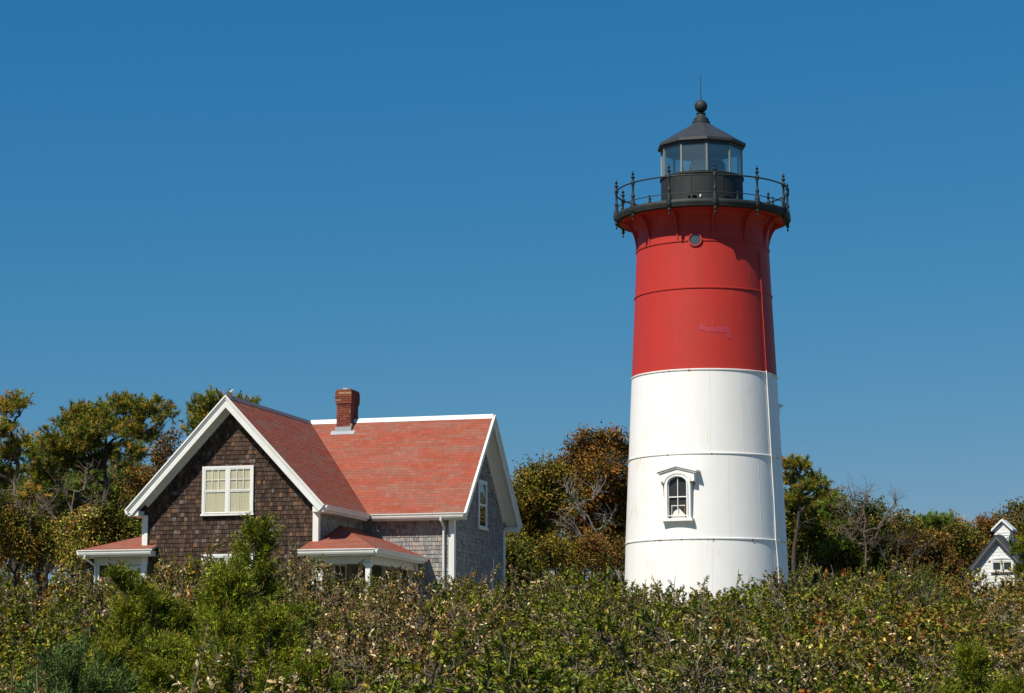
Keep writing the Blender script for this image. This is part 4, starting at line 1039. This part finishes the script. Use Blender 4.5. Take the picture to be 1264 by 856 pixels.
for (px, py, Y, pl, wh) in [(978, 632, 95, 'olive', 'against the right side of the lighthouse'), (1026, 628, 97, 'brown', 'under the layered pine, right of the lighthouse'), (1072, 644, 96, 'olive', 'behind the spiky half leafless tree'), (1112, 660, 99, 'brown', 'sloping down from the spiky tree to the rounded green pine')]:
    tree('oak', f'{names[pl]} tree {wh}', 'tree', (px, Y), [(px - 16, py, 20, 13, 0), (px + 14, py + 2, 20, 13, .5), (px, py - 12, 14, 9, 0), (px, py + 20, 32, 18, 0), (px - 14, py + 44, 26, 18, 0), (px + 18, py + 46, 26, 18, 0)], 'oak', pl, .1, 1.0, dead=2)
for (px, py, Y, pl, wh) in [(24, 590, 99, 'olive', 'behind the sparse far left pine'), (92, 596, 100, 'brown', 'behind the broad pine trunk'), (150, 588, 101, 'olive', 'right behind the broad pine crown'), (212, 600, 99, 'brown', 'between the broad pine and the gable')]:
    tree('oak', f'{names[pl]} tree {wh}', 'tree', (px, Y), [(px - 18, py, 22, 16, 0), (px + 16, py + 4, 22, 16, .5), (px, py + 26, 34, 20, 0), (px - 14, py + 54, 28, 20, 0), (px + 18, py + 56, 28, 20, 0)], 'oak', pl, .1, .85, dead=2)

# --- backdrop wood, each tree on its own
random.seed(14)
bk = []
for i in range(26):
    px = -140 + i * 62 + random.uniform(-12, 12)
    if px < 240: py = 622
    elif px < 620: py = 640
    elif px < 800: py = 610
    elif px < 980: py = 650
    else: py = 672
    if px < 240: py -= 14
    bk.append((px, py + random.uniform(-8, 10)))
for i, (px, py) in enumerate(bk):
    Y = 116 + (i * 7) % 13; pl = ['olive', 'brown', 'rust'][i % 3]
    if px < -40: wh = 'beyond the left edge of the view'
    elif px < 240: wh = 'far behind the left pines'
    elif px < 620: wh = 'far behind the house'
    elif px < 800: wh = 'far behind the domed oak'
    elif px < 980: wh = 'far behind the lighthouse'
    elif px < 1250: wh = 'far behind the trees right of the lighthouse'
    else: wh = 'far behind the white cottage'
    tree('distant_tree', f'{names[pl]} tree {wh}', 'tree', (px, Y), [(px - 26, py + 12, 26, 20, 0), (px + 26, py + 10, 26, 20, 0), (px, py, 26, 17, 0), (px - 16, py + 40, 32, 22, 0), (px + 18, py + 42, 32, 22, 0), (px - 16, py + 74, 34, 20, 0), (px + 18, py + 76, 34, 20, 0)], 'oak', pl, .14, .75, f'{names[pl]} trees {wh}', leafsize=.17)

# ------------------------------------------------------------------ thicket shrubs
def shrub_mesh(pal, leafL, leafW, ntwig, height, shoots, mname, spread=.85, per=17, upright=.35):
    """one shrub: stems and foliage around the origin, natural height about `height`"""
    st = MB(); P = []; D = []; TW = []
    for s in range(9):
        a = random.uniform(0, 6.28); r = random.uniform(.2, .7) * spread
        e = Vector((r * math.cos(a), r * math.sin(a), height * random.uniform(.6, .9)))
        pts = bez(Vector((random.uniform(-.1, .1), random.uniform(-.1, .1), -.15)), Vector((e.x * .25, e.y * .25, e.z * .6)), e, 5)
        st.tube(pts, [.016, .014, .012, .01, .008, .005], 4, cap=False)
    tw = []; lobes = []
    for _ in range(200):        # separate leafy boughs with hollows between them
        if len(lobes) >= 17: break
        a = random.uniform(0, 6.28); zf = random.random() ** .6
        rr = spread * math.sqrt(max(0, 1 - (zf * .93) ** 2.2)) * random.uniform(.5, 1.0)
        c = Vector((rr * math.cos(a), rr * math.sin(a), height * (.15 + .74 * zf * random.uniform(.85, 1.1))))
        if all((c - l[0]).length > .33 for l in lobes): lobes.append((c, random.uniform(.17, .30)))
    for (c, lr) in lobes: st.tube(bez(Vector((0, 0, 0)), Vector((c.x * .4, c.y * .4, c.z * .7)), c, 4), [.013, .011, .009, .007, .004], 4, cap=False)
    for j in range(ntwig):
        c, lr = lobes[j % len(lobes)]
        d = Vector((random.gauss(0, 1), random.gauss(0, 1), random.gauss(.25, .9))).normalized()
        p = c + Vector((d.x, d.y, d.z * .8)) * lr * random.uniform(.45, 1.0); d = (d + Vector((0, 0, upright)) + rv(.25)).normalized()
        tw.append((p, d, random.uniform(.1, .2)))
    for _ in range(shoots):
        a = random.uniform(0, 6.28); rr = random.uniform(0, .7) * spread
        p = Vector((rr * math.cos(a), rr * math.sin(a), height * .85)); d = Vector((random.gauss(0, .25), random.gauss(0, .25), 1)).normalized()
        L_ = random.uniform(.25, .75)
        st.tube([p, p + d * L_ * .5 + rv(.015), p + d * L_], [.006, .005, .003], 4, cap=False)
        for j in range(4): tw.append((p + d * L_ * j / 4.5, (d + rv(.25)).normalized(), L_ / 4))
        if random.random() < .5:
            q = p + d * L_ * .55; d2 = (d + rv(.5)).normalized(); st.tube([q, q + d2 * .2], [.004, .002], 3, cap=False); tw.append((q + d2 * .08, d2, .14))
    for (p, d, L_) in tw[:ntwig]:
        if random.random() < .55: st.tube([p - d * .15, p, p + d * L_], [.006, .005, .003], 3, cap=False)
    n = len(tw); tp = np.array([tuple(t[0]) for t in tw]); td = np.array([tuple(t[1]) for t in tw]); tl = np.array([t[2] for t in tw])
    m = n * per; f = rng.uniform(0, 1, (m, 1)) ** .75
    P = np.repeat(tp, per, 0) + np.repeat(td, per, 0) * f * np.repeat(tl, per)[:, None]
    side = unit(rng.normal(0, 1, (m, 3))); D = unit(np.repeat(td, per, 0) * .75 + side * .9)
    Nn = unit(np.repeat(td, per, 0) * .8 + rng.normal(0, .35, (m, 3)) + np.array([0, 0, .4]))
    C = np.repeat(pick(pal, n, .12), per, 0); own = pick(pal, m, .18); mixv = (rng.uniform(0, 1, (m, 1)) < .38)
    C = np.where(mixv, own, C) * np.exp(rng.normal(-.1, .33, (m, 1)))
    LL = leafL * rng.uniform(.6, 1.2, m) * np.clip(1.15 - .5 * f[:, 0], .5, 1.1)
    V, F, k, C = leaves(P, D, Nn, LL, LL * leafW / leafL, C)
    so_ = st.build('stems', 'twig'); fo_ = leafobj('foliage', V, F, k, C, mname)
    return so_, fo_

def spray_mesh(pal, height, spread, nspray, per, column=False, ln=.045, wd=.010, droop=0, bend=.35):
    """juniper/cedar: ascending plumes of short scaly twigs"""
    st = MB(); TP = []; TD = []; st.tube([(0, 0, -.2), (.02, 0, height * .5), (0, 0, height * .93)], [.045, .03, .006], 6)
    for _ in range(nspray):
        zf = random.random() ** .85; a = random.uniform(0, 6.28)
        rr = spread * (1 - zf) ** .6 * random.uniform(.5, 1.08) if column else spread * math.sqrt(max(0, 1 - zf ** 2)) * random.uniform(.4, 1.05)
        b0 = Vector((rr * .25 * math.cos(a), rr * .25 * math.sin(a), height * (zf * .86 + .02)))
        e = Vector((rr * math.cos(a), rr * math.sin(a), height * (zf * .86 + .1) + .1 + random.uniform(-.05, .12)))
        pts = bez(b0, b0.lerp(e, .6) - Vector((0, 0, bend * .2)), e, 5); st.tube(pts, [.01, .009, .007, .006, .004, .002], 4, cap=False)
        d0 = (pts[-1] - pts[-2]).normalized()
        for _ in range(9):
            t = random.uniform(.35, 1); j = min(4, int(t * 5)); p = pts[j].lerp(pts[j + 1], t * 5 - j) if j < 5 else e
            dd = (d0 * .8 + Vector((0, 0, .5)) + rv(.42)).normalized(); l = random.uniform(.08, .2) * (1.25 - t * .4)
            for q in range(5): TP.append(tuple(p + dd * l * q / 4 + rv(.008))); TD.append(tuple((dd + rv(.25)).normalized()))
    T = np.array(TP); Dt = np.array(TD); n = len(T); P = np.repeat(T, per, 0) + rng.normal(0, .012, (n * per, 3))
    D = unit(np.repeat(Dt, per, 0) + rng.normal(0, .5, (n * per, 3)))
    base = np.repeat(pick(pal, n // 5 + 1, .2), 5, 0)[:n]
    C = np.repeat(base, per, 0) * np.exp(rng.normal(0, .2, (n * per, 1)))
    V, F, k, C = leaves(P, D, rng.normal(0, 1, (n * per, 3)), ln * rng.uniform(.6, 1.3, n * per), np.full(n * per, wd), C, simple=True)
    return st.build('stems', 'twig'), leafobj('foliage', V, F, k, C, 'needles')

def cedar_mesh(leaders, nper):
    st = MB(); TP = []; TD = []; tone = []
    for (b0, e, rad_) in leaders:
        b0 = Vector(b0); e = Vector(e); ln = (e - b0).length
        pts = bez(b0, b0.lerp(e, .5) + Vector((-(e.x - b0.x) * .15, 0, .1)), e, 8)
        for i in range(1, 8): pts[i] += rv(.02)
        st.tube(pts, [.035 * (1 - i / 9) + .003 for i in range(9)], 5)
        for _ in range(int(nper * ln / 1.8)):
            t = random.random() ** .8 * .97 + .03; j = min(7, int(t * 8)); p = pts[j].lerp(pts[j + 1], t * 8 - j)
            if p.z < .15: continue
            a = random.uniform(0, 6.28); r = rad_ * (1 - t ** 1.6) * random.uniform(.45, 1.1) + .05
            out = Vector((math.cos(a), math.sin(a), random.uniform(.35, 1.0))).normalized()
            q = p + out * r; st.tube([p, p.lerp(q, .5) - Vector((0, 0, .02)), q], [.009, .006, .003], 4, cap=False)
            for k in range(8):
                u_ = random.uniform(.4, 1.05); s0 = p.lerp(q, u_); dd = (out * .8 + Vector((0, 0, .55)) + rv(.4)).normalized(); l = random.uniform(.09, .23)
                for m_ in range(5): TP.append(tuple(s0 + dd * l * m_ / 4)); TD.append(tuple((dd + rv(.25)).normalized()))
        for m_ in range(12): TP.append(tuple(e + (e - pts[6]).normalized() * m_ * .012)); TD.append(tuple(((e - pts[6]).normalized() + rv(.3)).normalized()))
    T = np.array(TP); Dt = np.array(TD); n = len(T); per = 5; P = np.repeat(T, per, 0) + rng.normal(0, .01, (n * per, 3))
    D = unit(np.repeat(Dt, per, 0) + rng.normal(0, .5, (n * per, 3)))
    base = np.repeat(pick('cedar', n // 5 + 1, .2), 5, 0)[:n]; C = np.repeat(base, per, 0) * np.exp(rng.normal(-.05, .3, (n * per, 1)))
    V, F, k, C = leaves(P, D, rng.normal(0, 1, (n * per, 3)), .042 * rng.uniform(.6, 1.3, n * per), np.full(n * per, .0105), C, simple=True)
    return st.build('stems', 'twig'), leafobj('foliage', V, F, k, C, 'needles')

random.seed(21)
KINDS = {}
for kind, args in {
    'bay': ('bay', .062, .026, 380, 1.6, 6, 'leaf_gloss'),
    'dry': ('dry', .058, .024, 340, 1.6, 7, 'leaf_dull'),
    'green': ('green', .062, .028, 380, 1.5, 4, 'leaf_gloss'),
    'gold': ('gold', .072, .036, 300, 1.5, 5, 'leaf_dull')}.items():
    KINDS[kind] = [shrub_mesh(*args) for _ in range(4)]
KINDS['heath'] = [spray_mesh('heath', 1.25, .8, 150, 3, False, .04, .009) for _ in range(2)]
KINDS['blue'] = [spray_mesh('blue', 1.5, .9, 170, 4, False, .045, .010)]
KINDS['cedar'] = [cedar_mesh([((.0, 0, 0), (.3, .1, 2.66), .62), ((.0, 0, .2), (-.05, -.1, 2.2), .5), ((-.1, 0, .4), (-.62, .1, 1.75), .4), ((-.1, 0, .5), (-1.12, -.1, 2.12), .26), ((.1, 0, .2), (.75, 0, 1.7), .42), ((0, -.1, 0), (.3, -.6, 1.5), .45), ((0, 0, 0), (-.5, -.5, 1.35), .45), ((0, 0, .1), (-.2, .5, 1.9), .4)], 105),
    cedar_mesh([((0, 0, 0), (.1, 0, 1.65), .5), ((0, 0, .1), (-.5, -.2, 1.25), .42), ((0, 0, .1), (.55, .1, 1.3), .42), ((0, 0, 0), (.1, -.6, 1.1), .42), ((0, 0, 0), (-.1, .5, 1.3), .4)], 95)]
protos = [o for v in KINDS.values() for pr in v for o in pr]

desc = {'bay': 'glossy green bayberry shrub', 'dry': 'grey brown shrub', 'green': 'dense green leafy shrub',
        'gold': 'gold and orange shrub', 'heath': 'fine leaved yellow green bush', 'blue': 'blue green juniper with spiky sprays', 'cedar': 'bright yellow green cedar'}
nm = {'bay': 'bayberry_shrub', 'dry': 'dry_shrub', 'green': 'leafy_shrub', 'gold': 'autumn_shrub', 'heath': 'heath_bush', 'blue': 'juniper', 'cedar': 'cedar'}
def zone(px):
    for lim, s in ((-1, 'past the left edge'), (95, 'below the left pines'), (190, 'below the low left roof'), (360, 'below the brown gable'), (480, 'below the right porch'), (630, 'below the right gable'),
                   (770, 'between house and lighthouse'), (975, 'below the lighthouse base'), (1100, 'below the bare trees'), (1264, 'below the white cottage')):
        if px < lim: return s
    return 'past the right edge'
def put(kind, x, y, hs, ws=None, lab=None, vi=None, rz=None):
    var = random.choice(KINDS[kind]) if vi is None else KINDS[kind][vi]; z = ground_z(x, y)
    px = 632 + 3032 * x / y
    row = 'at the thicket front' if y < 23 else 'mid thicket' if y < 31 else 'on the thicket crest'
    l = lab or f'{desc[kind]} {row} {zone(px)}'
    o = thing(nm[kind], l, 'shrub', (x, y, z), random.uniform(0, 6.28), None if lab else l + ', all alike')
    ws = ws or hs
    o.scale = (ws, ws, hs); o.rotation_euler = (random.gauss(0, .05), random.gauss(0, .05), random.uniform(0, 6.28)) if rz is None else (0, 0, rz)
    for p in var:
        c = p.copy(); COL.objects.link(c); c.parent = o
    return o

random.seed(31)
def pn(x, y):  # smooth patchiness in -1..1
    return math.sin(x * .9 + 1.7 * math.sin(y * .33)) * math.sin(y * .55 + 1.1 * math.sin(x * .4 + 2))
y = 15.6; row = 0
cedars = [(-2.95, 25.5), (-2.75, 23.2), (-3.7, 24.0), (-2.3, 22.4), (-3.05, 21.4), (-3.5, 18.6), (-1.95, 19.0), (-2.85, 17.9), (-3.3, 17.3)]
while y < 43:
    step = 1.9 if y < 34 else 1.6
    half = .222 * y + (1.3 if y < 28 else 3.2); x = -half + random.uniform(0, 1) 
    while x < half:
        xx = x + random.uniform(-.3, .3); yy = y + random.uniform(-.35, .35)
        x += 1.35 if y < 36 else 1.6
        crest = EYE + np.interp(yy, [15, 18, 37, 44], [-.02, .0025, .0500, .046]) * yy
        px = 632 + 3032 * xx / yy
        g = ground_z(xx, yy); H = (crest - g) * (1 + .07 * pn(xx * 1.3, yy)) + (random.choice([-.55, -.35, -.12, .12, .3]) + random.uniform(-.08, .08) if yy < 30 else random.uniform(-.26, .2))
        if yy > 27 and 780 < px < 970: H -= .05
        if yy > 27 and (375 < px < 480 or 90 < px < 190): H -= .08
        if yy > 25 and px > 1160: H -= .46
        if yy > 27 and 195 < px < 372: H += .14
        if any(math.hypot(xx - a, yy - b) < .75 for a, b in cedars): continue
        p = pn(xx * .8 + 1, yy * .8); q = pn(yy * .9 + 3, xx * 1.1); r_ = random.random()
        if r_ < .3: kind = random.choice(['bay', 'green', 'gold', 'dry', 'green', 'bay'])
        elif yy < 20.5: kind = 'heath' if p > .35 else 'green' if q > .1 else 'bay' if q > -.4 else 'dry'
        elif p > .28: kind = 'dry'
        elif p < -.55: kind = 'gold' if q > .2 else 'green'
        elif q > .15: kind = 'green'
        else: kind = 'bay'
        if px > 1050 and r_ > .7: kind = 'gold'
        nat = {'bay': 1.62, 'dry': 1.62, 'green': 1.52, 'gold': 1.52, 'heath': 1.35}[kind]
        put(kind, xx, yy, H / nat, random.uniform(1.05, 1.3))
    y += step; row += 1
# taller bushes growing under the trees behind the house and the lighthouse
for i in range(64):
    px = -90 + i * 23 + random.uniform(-9, 9); Y_ = random.uniform(86, 98) if not 380 < px < 620 else random.uniform(92, 100)
    wh = 'under the left pines' if px < 240 else 'behind the house' if px < 640 else 'under the domed oak' if px < 800 else 'behind the lighthouse' if px < 980 else 'under the bare trees' if px < 1130 else 'round the white cottage'
    kind = random.choice(['bay', 'gold', 'green', 'gold', 'dry']); xx = (px - 632) / 3032 * Y_
    put(kind, xx, Y_, random.uniform(1.3, 1.9), random.uniform(1.7, 2.1), f'{desc[kind]} growing {wh}')['group'] = f'bushes {wh}'
# the cedars and junipers that stand out
put('cedar', -2.95, 25.5, .96, 1.05, 'tall bright yellow green cedar standing in front of the brown gable', 0, 0)
put('cedar', -3.7, 24.0, 1.02, .85, 'cedar beside the tall one, under the left half of the gable window', 1)
put('cedar', -2.75, 23.2, 1.2, 1.1, 'cedar close in front of the tall one, in line with it', 1)
put('cedar', -2.3, 22.4, 1.02, 1.05, 'shorter cedar in front of and right of the tall cedar', 1)
put('cedar', -3.05, 21.4, .78, .85, 'small yellow green cedar at the left foot of the tall cedar', 1)
put('cedar', -1.95, 19.0, .80, .9, 'low cedar at the bottom edge below the tall cedar', 1)
put('cedar', -3.35, 17.6, .62, .8, 'smallest cedar clump at the bottom edge, left of the other cedars', 1)
put('blue', -3.4, 18.8, 1.05, 1.05, 'blue green spiky juniper at the lower left')
put('blue', -2.85, 17.9, .80, .9, 'second smaller blue green juniper at the bottom edge')
put('cedar', 4.35, 22.2, .90, .9, 'small yellow green cedar among shrubs at the lower right', 1)
for o in protos:
    COL.objects.unlink(o)
    bpy.data.objects.remove(o)
